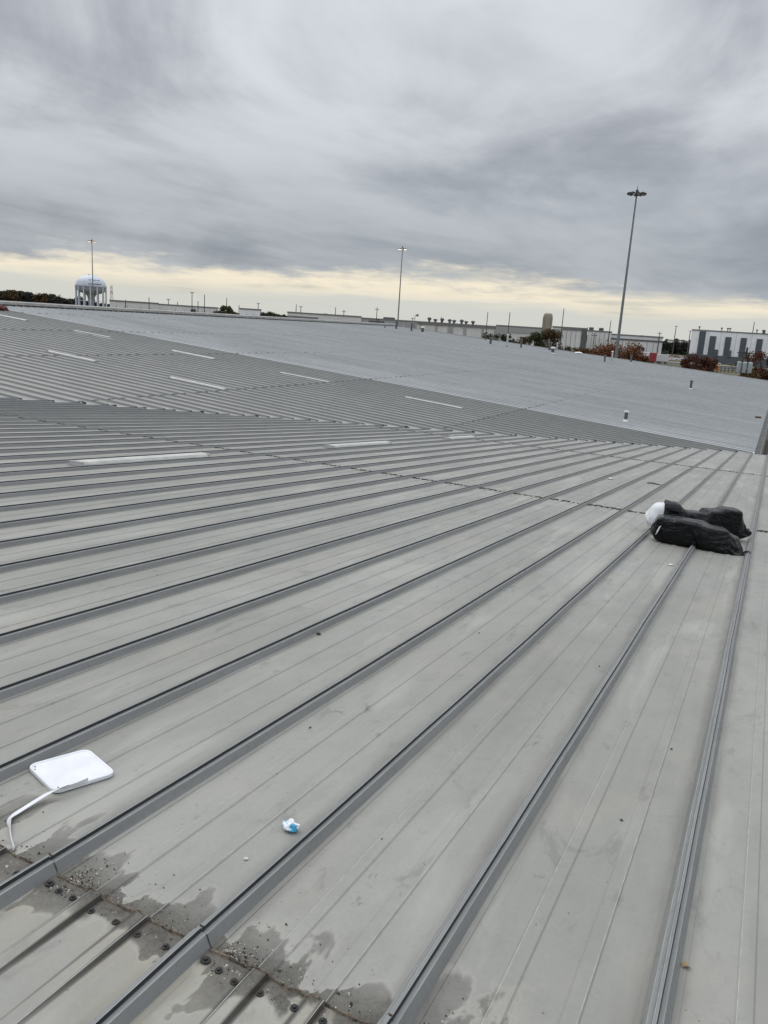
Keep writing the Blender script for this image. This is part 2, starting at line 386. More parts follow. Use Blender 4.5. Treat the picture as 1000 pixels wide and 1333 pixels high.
for k in range(KMIN, KMAX + 1):
    xl = X0 - SP * (k + 1)
    yv = vend(xl, .16)(SP / 2)
    for si, (y0, y1) in enumerate(segs):
        if k > 14 and y0 < 0 and k > 20: continue
        cut = None
        if y1 is None or y1 > yv - .8:
            if y0 > yv - .3: continue
            cut = vend(xl, .16)
        key = ('p', si)
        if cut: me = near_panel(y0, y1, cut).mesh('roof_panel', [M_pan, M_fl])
        else:
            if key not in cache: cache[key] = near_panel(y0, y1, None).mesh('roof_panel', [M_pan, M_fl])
            me = cache[key]
        o = link('roof_panel', me, near); o.location = (xl, 0, 0)
        # rib on the right-hand joint of the panel
        xr = xl + SP
        if cut:
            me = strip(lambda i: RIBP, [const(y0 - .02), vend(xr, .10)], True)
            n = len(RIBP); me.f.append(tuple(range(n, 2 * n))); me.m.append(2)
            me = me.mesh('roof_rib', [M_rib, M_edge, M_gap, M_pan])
        else:
            key = ('r', si)
            if key not in cache:
                def rp(i): return [(u * (1, 1, 1.035, 1.035)[i], v * (1, 1, 1.03, 1.03)[i] + (0, 0, .003, .003)[i], m) for u, v, m in RIBP]
                ys = [y0 - .02] + [y0 + .5 + q * .55 for q in range(int((y1 - y0 - 1) / .55))] + [y1 - .4, y1 - .12, y1 + .02]; L_ = len(ys)
                def rp(i):
                    a_ = i >= L_ - 2; dx_ = .0045 * noise.noise(Vector((ys[i] * .9, si * 3.1, 0))) + .0016 * noise.noise(Vector((ys[i] * 3, si, 5))); dz_ = .0022 * noise.noise(Vector((ys[i] * 1.3, 9, si)))
                    return [(u * (1.035 if a_ else 1) + (dx_ if v > .01 else 0), v * (1.03 if a_ else 1) + (.003 if a_ else 0) + (dz_ if v > .01 else 0), m) for u, v, m in RIBP]
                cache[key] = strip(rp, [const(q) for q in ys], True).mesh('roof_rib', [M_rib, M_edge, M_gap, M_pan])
            me = cache[key]
        o = link('roof_rib', me, near); o.location = (xr, 0, 0)
# lap beads with trapped dirt, screws
def bead(x0, x1, y, w, h, seed, step=.03, fl=False):
    mb = MB(); rnd = random.Random(seed); rs = []
    n = max(2, int((x1 - x0) / step))
    for i in range(n + 1):
        x = x0 + (x1 - x0) * i / n; a = w * rnd.uniform(.6, 1.5); b_ = h * rnd.uniform(.5, 1.6); yy = y + rnd.uniform(-.3, .3) * w
        u_ = (x - X0) % SP; z0_ = .009 if (.19 < u_ < .25 or .372 < u_ < .43) and fl else 0
        rs.append([(x, yy - a * .6, .004 + z0_), (x, yy - a * .3, .006 + b_ + z0_), (x, yy + a * .5, .004 + b_ * .8 + z0_), (x, yy + a, .0015 + z0_ * .5)])
    mb.rings(rs); return mb
screw_mb = MB(); screw_mb.lathe([(.0115, 0), (.0115, .002), (.0105, .003), (.0055, .0034), (.0055, .0075), (.004, .0085)], 12)
screw_me = screw_mb.mesh('screw', M_screw); screw_rust = screw_mb.mesh('screw', simple('rusty_screw', (.042, .034, .028), .8, var=.5, scale=80))
for k in range(-1, 6):
    xl = X0 - SP * (k + 1)
    bead(xl + .048, xl + SP - .048, SPL[0] + .012, .009, .006, k + 50, .016, True).obj('lap_bead', M_butyl, near)
    for u in (.110, .176, .262, .358, .444, .545):
        s_ = link('screw', screw_rust if random.random() < .25 else screw_me, near); s_.location = (xl + u + random.uniform(-.006, .006), SPL[0] - .045 + random.uniform(-.008, .008), .0065)
        s_.rotation_euler = (random.uniform(-.12, .12), random.uniform(-.12, .12), random.random() * 3)
sc2 = MB(); bd2 = MB()
for y in SPL[1:]:
    for k in range(KMIN, KMAX + 1):
        xl = X0 - SP * (k + 1)
        if y > vend(xl, .3)(0) - .3: continue
        b_ = bead(xl + .05, xl + SP - .05 - random.choice((0, 0, .06, .16)), y + .01 + random.uniform(-.035, .035), .018, .012, int(y) * 100 + k, .03); bd2.add(b_.v, b_.f)
        for u in (.07, .10, .176, .262, .358, .444, .51, .54):
            for dy in (-.04,):
                sc2.lathe([(.014, 0), (.014, .006), (.008, .014)], 6, (xl + u + random.uniform(-.01, .01), y + dy, .005))
tag(sc2.obj('lap_screws', M_screw, near), kind='stuff')
tag(bd2.obj('lap_bead', simple('dark_lap_sealant', (.06, .055, .048), .9, var=.4, scale=20), near), kind='stuff')

# grit washed against the near lap
def grit(n, mats, seed):
    mb = MB(); rnd = random.Random(seed)
    for i in range(n):
        k = rnd.randint(-1, 4); xl = X0 - SP * (k + 1)
        if rnd.random() < .55: u = .075 + abs(rnd.gauss(0, .07))
        else: u = rnd.uniform(.06, SP - .07)
        d = abs(rnd.gauss(0, .035)) + .012
        if rnd.random() < .3: d = -abs(rnd.gauss(0, .03)) - .01
        if rnd.random() < .2: d = abs(rnd.gauss(0, .12))
        r = rnd.uniform(.0010, .0040) if rnd.random() < .9 else rnd.uniform(.004, .007); a = rnd.random() * 6
        x, y = xl + u, SPL[0] + d; z = .005 if d < 0 else .001
        vs = [(x + r * math.cos(a + q * 2.09) * rnd.uniform(.7, 1.3), y + r * math.sin(a + q * 2.09) * rnd.uniform(.7, 1.3), z) for q in range(3)]
        vs.append((x + rnd.uniform(-r, r) * .5, y, z + r * rnd.uniform(.6, 1.3)))
        mb.add(vs, [(0, 1, 3), (1, 2, 3), (2, 0, 3)])
    return mb
tag(grit(1300, None, 3).obj('grit', simple('pale_grit', (.50, .47, .40), .9, var=.4, scale=60), near), kind='stuff')
tag(grit(1300, None, 4).obj('dark_grit', simple('dark_grit', (.07, .05, .035), .9, var=.5, scale=60), near), kind='stuff')
# clip plates where the ribs join at the near lap
for k in range(-2, 5):
    xr = X0 - SP * k
    mb = MB()
    mb.tube([(xr + .075, SPL[0] - .01, .004), (xr + .040, SPL[0] + .022, .006), (xr + .0225, SPL[0] + .022, .040)], .0018, 5)
    mb.tube([(xr + .0055, SPL[0] + .028, .0530), (xr - .0075, SPL[0] + .028, .0540)], .0025, 5)
    mb.obj('joint_strap', M_butyl if k % 2 else M_gap, near)
    s_ = link('screw', screw_me, near); s_.location = (xr + .062, SPL[0] - .03, .008); s_.scale = (1.25, 1.25, 1.2)

# valley flashing: plates lapped along the valley, plus dark rib closures
def to_near(x, y): return (x, y / c1)
x = -34.0; i = 0
while x < EAVE_X:
    x2 = min(x + 2.6, EAVE_X); mb = MB()
    j = (.02 if i % 2 else -.02)
    p = []
    for xx, off in ((x, .30 + j), (x2, .30 + j), (x2, -.02), (x, -.02)):
        p.append((xx, valley_y(xx) / c1 - off, .012 if off > 0 else .020))
    q = [(a, b_, c - .012) for a, b_, c in p]
    mb.add(p + q, [(0, 1, 2, 3), (7, 6, 5, 4), (0, 4, 5, 1), (1, 5, 6, 2), (2, 6, 7, 3), (3, 7, 4, 0)])
    mb.obj('valley_flashing', M_flash, near)
    x = x2 - .03 if x2 < EAVE_X else EAVE_X; i += 1
cl_mb = MB()
for k in range(-1, 44):
    xr = X0 - SP * k
    if xr > EAVE_X: continue
    y = valley_y(xr) / c1
    if random.random() < .75: cl_mb.box((xr - .04, y - .13, .012), (xr + .05, y - .05, .05 + random.uniform(0, .03)))
tag(cl_mb.obj('rib_closure', M_gap, near), kind='stuff')
# deck slab below the near panels
mb = MB()
ring = [(6, -5.2), (6, valley_y(EAVE_X) / c1), (EAVE_X, valley_y(EAVE_X) / c1), (-31, valley_y(-31) / c1), (-31, -5.2)]
mb.rings([[(a, b_, -.22) for a, b_ in ring], [(a, b_, -.012) for a, b_ in ring]])
mb.obj('deck', simple('grey_deck', (.2, .2, .2), .8), near)
mb = MB(); yv = valley_y(EAVE_X) / c1
mb.box((EAVE_X + .02, yv - .02, -.20), (6, yv + .14, -.05)); mb.box((EAVE_X + .02, yv + .12, -.05), (6, yv + .14, .0))
mb.obj('gutter', M_flash, near)
tag(near, 'weathered grey standing-seam metal roof slope filling the foreground', 'roof', kind='structure')

# ---- far slope (grey uncoated part: one object per sheet; coated part past the limit: one part)
def Lx(wy): return -wy
def Ly(wx): return wx / c2
def far_end(wx_valley_row):  # local y of valley at local x
    pass
def valley_x(wy): return (S1 * wy - (1.622 - 2 * 1.622 - C2)) / S2
nrow = 0
rows = []
wy = BLUE_Y
while wy > 9.0:
    rows.append(wy); wy -= SP
bounds = [RIDGE_X + .15] + FSPL + [None]
for r_i, wy in enumerate(rows):                   # row lies between world y = wy-SP .. wy
    # local x of left rib (u=0) is -(wy); u grows towards smaller world y
    def vx(u, back): return Ly(min(valley_x(wy - u), EAVE_X)) - back
    for i in range(len(bounds) - 1):
        xa, xb = bounds[i], bounds[i + 1]
        lim = vx(SP / 2, .12) * c2
        if xa > lim - .4: break
        cut = xb is None or xb > lim - .4
        f0 = const(Ly(xa) - .02)
        pr = [(.04, 0), (.22, .006), (.40, .006), (SP - .04, 0)]
        if cut:
            pm = strip(lambda i: pr, [f0, lambda u: vx(u, .10)]).mesh('roof_panel', M_fpan)
            rm = strip(lambda i: RIBP_FAR, [f0, lambda u: vx(u, .06)])
            n = len(RIBP_FAR); rm.f.append(tuple(range(n, 2 * n))); rm.m.append(1)
            rm = rm.mesh('roof_rib', [M_frib, M_gap])
        else:
            if ('fp', i) not in cache:
                cache[('fp', i)] = strip(lambda q: [(u, v + (.0, .005)[q]) for u, v in pr], [f0, const(Ly(xb))]).mesh('roof_panel', M_fpan)
                cache[('fr', i)] = strip(lambda q: RIBP_FAR, [f0, const(Ly(xb))]).mesh('roof_rib', [M_frib, M_gap])
            pm = cache[('fp', i)]; rm = cache[('fr', i)]
        o = link('roof_panel', pm, far); o.location = (-wy, 0, 0)
        o = link('roof_rib', rm, far); o.location = (-wy, 0, 0)
# coated part
cm = MB()
wy = BLUE_Y + SP
pr = [(.0, .0), (.22, .006), (.40, .006), (SP, 0)]
RP = [(-.055, .002), (-.027, .040), (-.006, .044), (0, .058), (.006, .044), (.027, .040), (.055, .002)]
while wy < 117:
    xs = RIDGE_X + .15
    if wy > rake_y(xs): xs = (wy - 115.2) / .249 - 1.55
    if xs < EAVE_X - .3:
        for prof, mi in ((pr, 0), (RP, 1)):
            b0 = len(cm.v); n = len(prof)
            stations = [xs] + [q for q in (-38, -26, -13) if q > xs + .5] + [EAVE_X]
            for s_ in stations:
                for u, v in prof: cm.v.append((-wy + u, Ly(s_), v + .004))
            for q in range(len(stations) - 1):
                for j in range(n - 1):
                    a = b0 + q * n + j; cm.f.append((a, a + 1, a + n + 1, a + n)); cm.m.append(3 if mi and j in (2, 3) else mi)
            if mi: cm.f.append(tuple(range(len(cm.v) - n, len(cm.v)))); cm.m.append(2)
    wy += SP
tag(cm.obj('coated_panels', [M_coat, M_crib, M_gap, simple('coated_seam_shade', (.32, .335, .335), .6, var=.2)], far), kind='stuff')  # seam strips darkened to paint the shaded gap behind each rib
# dark dashes of the laps on the far slope
lm = MB()
for sx in FSPL:
    wy = 10.0
    while wy < rake_y(sx) - .5:
        if valley_x(wy) > sx + .3:
            a = random.uniform(.05, .3); b_ = a + random.uniform(.15, .3)
            h = .02 if wy < BLUE_Y else .03
            for j, ww in enumerate((.03,)):
                lm.box((-wy - b_, Ly(sx) - ww, .006), (-wy - a, Ly(sx) + ww, .006 + h))
        wy += SP
tag(lm.obj('lap_bead', simple('dark_lap_far', (.14, .14, .135), .9, var=.3), far), kind='stuff')
# deck, ridge cap, closures, rake trim, eave gutter
mb = MB()
ring = [(RIDGE_X, 6), (RIDGE_X, rake_y(RIDGE_X)), (EAVE_X, rake_y(EAVE_X)), (EAVE_X, valley_y(EAVE_X)), (valley_x(6), 6)]
mb.rings([[(-b_, Ly(a), -.014) for a, b_ in ring], [(-b_, Ly(a), -.25) for a, b_ in ring]])
mb.obj('deck', simple('grey_deck_far', (.2, .2, .2), .8), far)
M_cap = simple('beige_grey_trim', (.30, .295, .275), .5, var=.15, scale=1.5)
y = 8.0; i = 0
while y < rake_y(RIDGE_X):
    y2 = min(y + 6.1, rake_y(RIDGE_X)); mb = MB()
    prof = [(.35, .125), (.345, .15), (.32, .30), (-.02, .335), (-.6, .28), (-.6, .0), (.33, .120)]
    mb.rings([[(-yy, Ly(RIDGE_X) + a, b_ + .002 * (i % 2)) for a, b_ in prof] for yy in (y2 - .01, y)])
    mb.obj('ridge_cap', M_cap, far); y = y2; i += 1
mb = MB(); yy = 8.3
while yy < rake_y(RIDGE_X) - .4:
    mb.box((-yy - .44, Ly(RIDGE_X) + .22, .005), (-yy - random.uniform(.02, .10), Ly(RIDGE_X) + .36, .124)); yy += SP
tag(mb.obj('ridge_closure', M_gap, far), kind='stuff')
mb = MB()
prof = [(-.05, -.22), (.05, -.22), (.05, .10), (.02, .13), (-.05, .13)]
mb.rings([[(-(rake_y(a) + p), Ly(a), q) for p, q in prof] for a in (RIDGE_X, EAVE_X)])
mb.obj('rake_trim', M_flash, far)
mb = MB()
prof = [(.0, -.25), (.22, -.25), (.24, -.02), (.21, -.02), (.20, -.22), (.0, -.22)]
mb.rings([[(-yy, Ly(EAVE_X) + p, q) for p, q in prof] for yy in (valley_y(EAVE_X) + .2, rake_y(EAVE_X))])
mb.obj('gutter', simple('dirty_gutter', (.17, .17, .16), .6, var=.4, scale=2), far)
tag(far, 'broad metal roof slope rising beyond the valley, coated silver-blue on its far side', 'roof', kind='structure')

# walls carrying the roofs
mb = MB()
M_wall = simple('grey_metal_siding', (.26, .26, .25), .6, scale=1)
ze = CAMZ + C2 - S2 * EAVE_X - .3
mb.box((EAVE_X - .3, valley_y(EAVE_X) + .1, 0), (EAVE_X - .05, rake_y(EAVE_X) - .3, ze))
mb.box((EAVE_X + .1, valley_y(EAVE_X) - .5, 0), (5.9, valley_y(EAVE_X) - .2, ze))
zr = CAMZ + C2 - S2 * RIDGE_X - .32
a, b_ = (RIDGE_X, rake_y(RIDGE_X) - .3), (EAVE_X - .1, rake_y(EAVE_X) - .3)
mb.add([(a[0], a[1], 0), (b_[0], b_[1], 0), (b_[0], b_[1], ze), (a[0], a[1], zr), (a[0], a[1] - .2, 0), (b_[0], b_[1] - .2, 0), (b_[0], b_[1] - .2, ze), (a[0], a[1] - .2, zr)],
       [(1, 0, 3, 2), (4, 5, 6, 7), (3, 7, 6, 2), (0, 4, 7, 3), (1, 2, 6, 5)])
mb.box((RIDGE_X - .2, 6, 0), (RIDGE_X, rake_y(RIDGE_X) - .4, zr))
w = mb.obj('warehouse_wall', M_wall); tag(w, 'grey siding walls standing below the metal roof', 'wall', kind='structure')
# downpipe and guard rail in the notch at the right edge
g = empty('guard_rail', (0, 0, 0), label='dark weathered guard rail in the notch beside the far roof eave', cat='railing')
zb = CAMZ - 1.7 - S1 * valley_y(EAVE_X)
M_rail = simple('rusty_dark_steel', (.06, .055, .05), .7, var=.4)
for i in range(6):
    mb = MB(); xx = .2 + i * .9; mb.box((xx - .03, 37.65, zb - .5), (xx + .03, 37.71, zb + .75)); mb.obj('post', M_rail, g)
for h in (.35, .72):
    mb = MB(); mb.box((.05, 37.60, zb + h - .025), (4.9, 37.648, zb + h + .025)); mb.obj('rail', M_rail, g)

# =================================================================== THINGS ON THE ROOF
def on_near(x, y, z=0): return near_M @ Vector((x * .992, y * .992, z))
def on_far(wx, wy, h=0):
    return Vector((wx, wy, CAMZ + C2 - RIBH - S2 * wx + h))
ROT_NEAR = near_M.to_euler()

# ---- skylights
M_sky = simple('milky_skylight_plastic', (.50, .495, .455), .45, var=.16, scale=5)
M_skyf = simple('skylight_frame', (.42, .42, .40), .5, var=.2, scale=3)
def skylight(L):
    root = bpy.data.objects.new('skylight', None); COL.objects.link(root)
    mb = MB(); w = .11
    prof = [(-w, .030), (-w + .02, .062), (-w + .06, .074), (w - .06, .074), (w - .02, .062), (w, .030)]
    mb.rings([[(a, y, b_) for a, b_ in reversed(prof)] for y in (0, .05, L - .05, L)]); mb.obj('glazing', M_sky, root)
    mb = MB(); mb.box((-w - .02, -.06, .002), (w + .02, L + .06, .0295)); mb.obj('curb', M_skyf, root)
    for y in (-.05, L):
        mb = MB(); mb.box((-w - .01, y, .0298), (w + .01, y + .05, .070)); mb.obj('end_cap', M_skyf, root)
    mb = MB(); mb.add([(w + .025, .12, .012), (w + .13, .25, .010), (w + .14, L * .42, .012), (w + .05, L * .45, .013), (w + .05, L * .55, .013), (w + .14, L * .60, .012), (w + .13, L + .55, .008), (w + .025, L + .1, .012),
                      (w + .025, .12, .002), (w + .13, .25, .002), (w + .14, L * .42, .002), (w + .05, L * .45, .002), (w + .05, L * .55, .002), (w + .14, L * .60, .002), (w + .13, L + .55, .002), (w + .025, L + .1, .002)],
                     [(0, 1, 2, 3, 4, 5, 6, 7)] + [(i, i + 8, (i + 1) % 8 + 8, (i + 1) % 8) for i in range(8)]); mb.obj('flange', M_sky, root)
    mb = MB(); mb.box((-w - .08, .15, .004), (-w - .023, L + .1, .012)); mb.obj('flange', M_flash, root)
    return root
xs_ = X0 - SP * 14.5
near_sl = [(8.25, 2.82, 'long white skylight strip nearest the viewer on the left of the foreground slope'),
           (15.5, 3.0, 'white skylight strip midway up the foreground slope near its middle'),
           (22.7, 2.3, 'small white skylight strip just short of the valley on the foreground slope')]
proto = None
for y, L, lab in near_sl:
    o = skylight(L); o.matrix_world = near_M @ Matrix.Translation((xs_, y, 0))
    tag(o, lab, 'skylight', 'skylights on the metal roof')
far_sl = [(-29.0, 25.5, 'white skylight strip on far slope lowest on the left, below two others'),
          (-22.15, 25.5, 'white skylight strip on far slope nearest the valley, left of centre'),
          (-22.0, 33.25, 'white skylight strip on far slope below the coated edge, above the left-centre one'),
          (-15.2, 33.3, 'white skylight strip on far slope farthest to the right'),
          (-29.0, 33.5, 'white skylight strip on far slope second row, under the coated border'),
          (-36.4, 33.8, 'short white skylight strip high on the far slope, upper left'),
          (-43.3, 34.1, 'white skylight strip at the left picture edge, highest near the ridge')]
for wx, wy, lab in far_sl:
    o = skylight(2.75); o.matrix_world = far_M @ Matrix.Translation((-wy, Ly(wx), 0))
    tag(o, lab, 'skylight', 'skylights on the metal roof')

# ---- bin bags
def bag_mat():
    m, t, b = newmat('black_bin_plastic')
    tc = t.n.new('ShaderNodeTexCoord'); O = tc.outputs['Object']
    b.inputs['Base Color'].default_value = (.0030, .0032, .0038, 1); b.inputs['Roughness'].default_value = .18; b.inputs['Specular IOR Level'].default_value = .24
    def ridge(v, sc):
        q = t.noise(v, sc, 2, .5, .6); return t.math('SUBTRACT', 1.0, t.math('MULTIPLY', t.math('ABSOLUTE', t.math('SUBTRACT', q, .5)), 5.0), clamp=True)
    h1 = ridge(t.map(O, scale=(.45, 1.2, 1.2), rot=(0, 0, .25)), 6.5); h2 = ridge(t.map(O, scale=(1.1, .8, .9), rot=(0, .5, .9), loc=(3, 1, 2)), 8)
    bp = t.n.new('ShaderNodeBump'); bp.inputs['Distance'].default_value = .020; bp.inputs['Strength'].default_value = .5
    t._in(bp.inputs['Height'], t.math('ADD', h1, t.math('MULTIPLY', h2, .6))); t.link(bp.outputs[0], b.inputs['Normal'])
    return m
M_bag = bag_mat()
M_white = simple('white_film', (.70, .71, .73), .4, var=.10, scale=6, bump=.006)
FAC = [.35, 1.25, 2.15, 3.0, 3.9, 4.71, 5.55]
def loft_bag(spine, nu=84, nv=64, seed=1, pleat=None, floor=0.006, amp=.03, tw=.9):
    """spine: list of (t, (x,y,z centre), half-width across, half-height) in the bag's frame; flat underneath"""
    mb = MB(); rings = []
    def ev(t):
        for i in range(len(spine) - 1):
            if t <= spine[i + 1][0]:
                a, b_ = spine[i], spine[i + 1]; f = (t - a[0]) / (b_[0] - a[0]); f2 = f
                return Vector(a[1]).lerp(Vector(b_[1]), f2), a[2] + (b_[2] - a[2]) * f2, a[3] + (b_[3] - a[3]) * f2
        return Vector(spine[-1][1]), spine[-1][2], spine[-1][3]
    for i in range(nu + 1):
        t = i / nu; c, w, h = ev(t); c0, _, _ = ev(max(0, t - .02)); c3, _, _ = ev(min(1, t + .02))
        d = (c3 - c0); d.z = 0; d.normalize(); sd_ = Vector((-d.y, d.x, 0))
        r = []
        for j in range(nv):
            a = 2 * math.pi * j / nv; ca, sa = math.cos(a), math.sin(a)
            kk = 1 / max(math.cos(a - (ang_ + tw * t + .25 * math.sin(7 * t + ang_ * 3))) for ang_ in FAC)
            kk = min(kk, 1.28) * .5 + .5
            pc = ca * kk; ps = sa * kk
            q = c + sd_ * (pc * w) + Vector((0, 0, ps * h))
            s3 = Vector((q.x * 3.2, q.y * 3.2, q.z * 4.5)) + Vector((seed * 3.7, seed, 0))
            cre = (1 - abs(noise.noise(s3)) * 2.0) * .55 + (1 - 2 * abs(noise.noise(s3 * 2.3))) * .3 + (1 - 2 * abs(noise.noise(s3 * 4.6))) * .22
            s4 = Vector((t * 5 + seed, a * 2.1, seed * 1.3)); s5 = Vector((t * 2.2, math.cos(a) * 3.3 + t * 2, math.sin(a) * 3.3 + seed))
            k = amp * (cre - .35) + amp * .38 * (1 - 2.4 * abs(noise.noise(s5 * 1.6))) + amp * .2 * (1 - 2.2 * abs(noise.noise(s5 * 3.7)))
            if pleat: k += pleat(t, a)
            n_ = (sd_ * pc * h + Vector((0, 0, ps * w)))
            n_ = n_.normalized() if n_.length > 1e-6 else Vector((0, 0, 1))
            q = q + n_ * k * min(1, w / .12)
            q.z = max(q.z, floor + .004 * noise.noise(s3 * 3))
            r.append(tuple(q))
        rings.append(r)
    mb.rings(rings); return mb
def pleats(c, wd, n, a_):
    return lambda t, a: a_ * math.exp(-((t - c) / wd) ** 2) * math.sin(n * a + 2 * math.sin(3 * a))

def cloth_bag(spine, boxes, org, nu=52, nv=46, loose=1.07, endw=.62, seed=1, steps=60, pres=.00025):
    """A limp plastic tube settled over boxy contents: position-based cloth on a closed grid.
    spine: (t, centre, half-width, half-height); boxes: contents as (centre, half size, yaw, round)"""
    rng = np.random.default_rng(seed)
    ts = np.linspace(0, 1, nu); T = np.array([q[0] for q in spine])
    cx = np.stack([np.interp(ts, T, [q[1][k] for q in spine]) for k in range(3)], 1)
    hw = np.interp(ts, T, [q[2] for q in spine]); hh = np.interp(ts, T, [q[3] for q in spine])
    d = np.gradient(cx, axis=0); d[:, 2] = 0; d /= np.linalg.norm(d, axis=1)[:, None]
    sd_ = np.stack([-d[:, 1], d[:, 0], 0 * d[:, 0]], 1)
    a = np.linspace(0, 2 * np.pi, nv, endpoint=False)
    X = cx[:, None] + sd_[:, None] * (hw[:, None, None] * np.cos(a)[None, :, None]) + np.array([0, 0, 1.])[None, None] * (hh[:, None, None] * np.sin(a)[None, :, None])
    X = X + rng.normal(0, .004, X.shape)
    # rest lengths: the bag is an even tube, looser than its contents, gathered at the tied ends
    per = np.linalg.norm(np.roll(X, -1, 1) - X, axis=2).mean(1); pm = per.max()
    rc = np.maximum(per * loose, pm * endw)[:, None] * np.ones((1, nv))
    rl = np.maximum(np.linalg.norm(X[1:] - X[:-1], axis=2) * 1.0, .75 * np.linalg.norm(cx[-1] - cx[0]) / nu)
    rd = np.sqrt(((rc[1:] + rc[:-1]) / 2) ** 2 + rl ** 2)
    pin = X.copy(); V = np.zeros_like(X); ends = (X[0].copy(), X[-1].copy())
    xr = [X0 - SP * k - org[0] for k in range(-1, 5)]
    def con(A, B, L, k):
        D_ = B - A; l = np.linalg.norm(D_, axis=-1); e = (l - L) / np.maximum(l, 1e-6)
        e = np.where(e > 0, e * .5 * k, e * .5 * k * .16)
        return D_ * e[..., None]
    for it in range(steps):
        V = (X - pin) * .90 if it else V
        V = np.clip(V, -.02, .02)
        pin = X.copy()
        nn = np.cross(np.roll(X, -1, 1) - np.roll(X, 1, 1), np.gradient(X, axis=0)); nn /= np.maximum(np.linalg.norm(nn, axis=2), 1e-9)[..., None]
        sgn = 1 if (nn[nu // 2, nv // 4, 2] > 0) else -1
        X = X + V + nn * (sgn * pres) + np.array([0, 0, -.0008])
        for sub in range(7):
            for o_ in (0, 1):        # around
                i0 = np.arange(o_, nv, 2); i1 = (i0 + 1) % nv
                c = con(X[:, i0], X[:, i1], rc[:, i0], 1); X[:, i0] += c; X[:, i1] -= c
            for o_ in (0, 1):        # along
                A = X[o_:-1:2]; B = X[o_ + 1::2]; n = min(len(A), len(B)); c = con(A[:n], B[:n], rl[o_::2][:n], 1)
                X[o_:-1:2][:n] += c; X[o_ + 1::2][:n] -= c
            for sh in (1, -1):       # shear
                for o_ in (0, 1):
                    A = X[o_:-1:2]; B = np.roll(X, sh, 1)[o_ + 1::2]; n = min(len(A), len(B)); c = con(A[:n], B[:n], rd[o_::2][:n], .5)
                    X[o_:-1:2][:n] += c; X[o_ + 1::2][:n] -= np.roll(c, -sh, 1)
            X[0] = .6 * X[0] + .4 * ends[0]; X[-1] = .6 * X[-1] + .4 * ends[1]
            # contents push out
            for bc, bh, yaw, rr in boxes:
                cy, sy = math.cos(yaw), math.sin(yaw)
                q = X - np.array(bc); qx = q[..., 0] * cy + q[..., 1] * sy; qy = -q[..., 0] * sy + q[..., 1] * cy
                Q = np.stack([qx, qy, q[..., 2]], -1); b_ = np.array(bh) - rr; ab = np.abs(Q) - b_; sg = np.sign(Q)
                out = np.maximum(ab, 0); lo = np.linalg.norm(out, axis=-1)
                ins = ab.max(-1); dist = lo + np.minimum(ins, 0) - rr
                ax = np.eye(3)[ab.argmax(-1)]
                g = np.where((lo > 1e-9)[..., None], out / np.maximum(lo, 1e-9)[..., None], ax) * sg
                push = np.where(dist < 0, -dist, 0)[..., None] * g
                X[..., 0] += push[..., 0] * cy - push[..., 1] * sy; X[..., 1] += push[..., 0] * sy + push[..., 1] * cy; X[..., 2] += push[..., 2]
            fl = np.full(X.shape[:2], .004)
            for x_ in xr: fl = np.maximum(fl, .058 * np.clip(1 - (np.abs(X[..., 0] - x_) - .012) / .05, 0, 1))
            low = X[..., 2] < fl
            X[..., 2] = np.maximum(X[..., 2], fl)
            X[..., :2] = np.where(low[..., None], X[..., :2] * .5 + pin[..., :2] * .5, X[..., :2])
    mb = MB(); mb.rings([[tuple(p) for p in r] for r in X]); return mb
def finish_bag(o):
    o.data.polygons.foreach_set('use_smooth', [True] * len(o.data.polygons))
    m = o.modifiers.new('sub', 'SUBSURF'); m.levels = 1; m.render_levels = 1
f_root = empty('bin_bag', on_near(-1.16, 10.28), label='black plastic bin bag lying in front, closest to the viewer', cat='bin bag', group='bin bags dumped on the roof')
f_root.rotation_euler = ROT_NEAR
sp_ = [(0, (-.02, .02, .13), .03, .03), (.05, (.02, .02, .15), .12, .11), (.16, (.16, .02, .165), .22, .165), (.45, (.5, .0, .17), .225, .17), (.54, (.61, .0, .155), .215, .155),
       (.62, (.70, -.01, .15), .215, .15), (.82, (.90, .0, .13), .20, .13), (.90, (.98, -.01, .10), .13, .10), (.95, (1.05, -.03, .05), .035, .03), (1, (1.15, -.06, .02), .010, .012)]
bx = [((.19, .03, .165), (.16, .18, .15), .12, .04), ((.43, -.01, .165), (.15, .19, .155), -.15, .035), ((.72, .0, .145), (.14, .18, .13), .2, .04), ((.88, .01, .105), (.10, .13, .095), -.3, .04)]
o = cloth_bag(sp_, bx, f_root.location, seed=2).obj('bag_film', M_bag, f_root); finish_bag(o)
mb = MB(); mb.tube([(.07, -.19, .10), (.085, -.205, .14), (.10, -.20, .19), (.115, -.19, .215)], [.004, .009, .008, .003], 6); mb.obj('tie_strip', M_white, f_root)

b_root = empty('bin_bag', on_near(-1.22, 10.98), label='black plastic bin bag behind, split open showing white film at its left end', cat='bin bag', group='bin bags dumped on the roof')
b_root.rotation_euler = ROT_NEAR
sb = [(0, (.07, .01, .235), .205, .215), (.04, (.13, .02, .235), .205, .205), (.10, (.22, .04, .225), .205, .20), (.28, (.40, .12, .19), .185, .175), (.42, (.56, .20, .18), .185, .17), (.55, (.66, .26, .19), .20, .18), (.72, (.84, .34, .215), .225, .21),
      (.85, (.97, .40, .205), .20, .19), (.92, (1.04, .42, .17), .12, .12), (.96, (1.09, .42, .14), .03, .03), (1, (1.18, .42, .12), .012, .015)]
bx = [((.20, .04, .22), (.12, .18, .21), .25, .12), ((.70, .28, .195), (.15, .18, .18), .5, .045), ((.87, .36, .215), (.13, .19, .20), .3, .04), ((.46, .16, .17), (.21, .15, .16), .4, .05)]
o = cloth_bag(sb, bx, b_root.location, seed=5).obj('bag_film', M_bag, b_root); finish_bag(o)
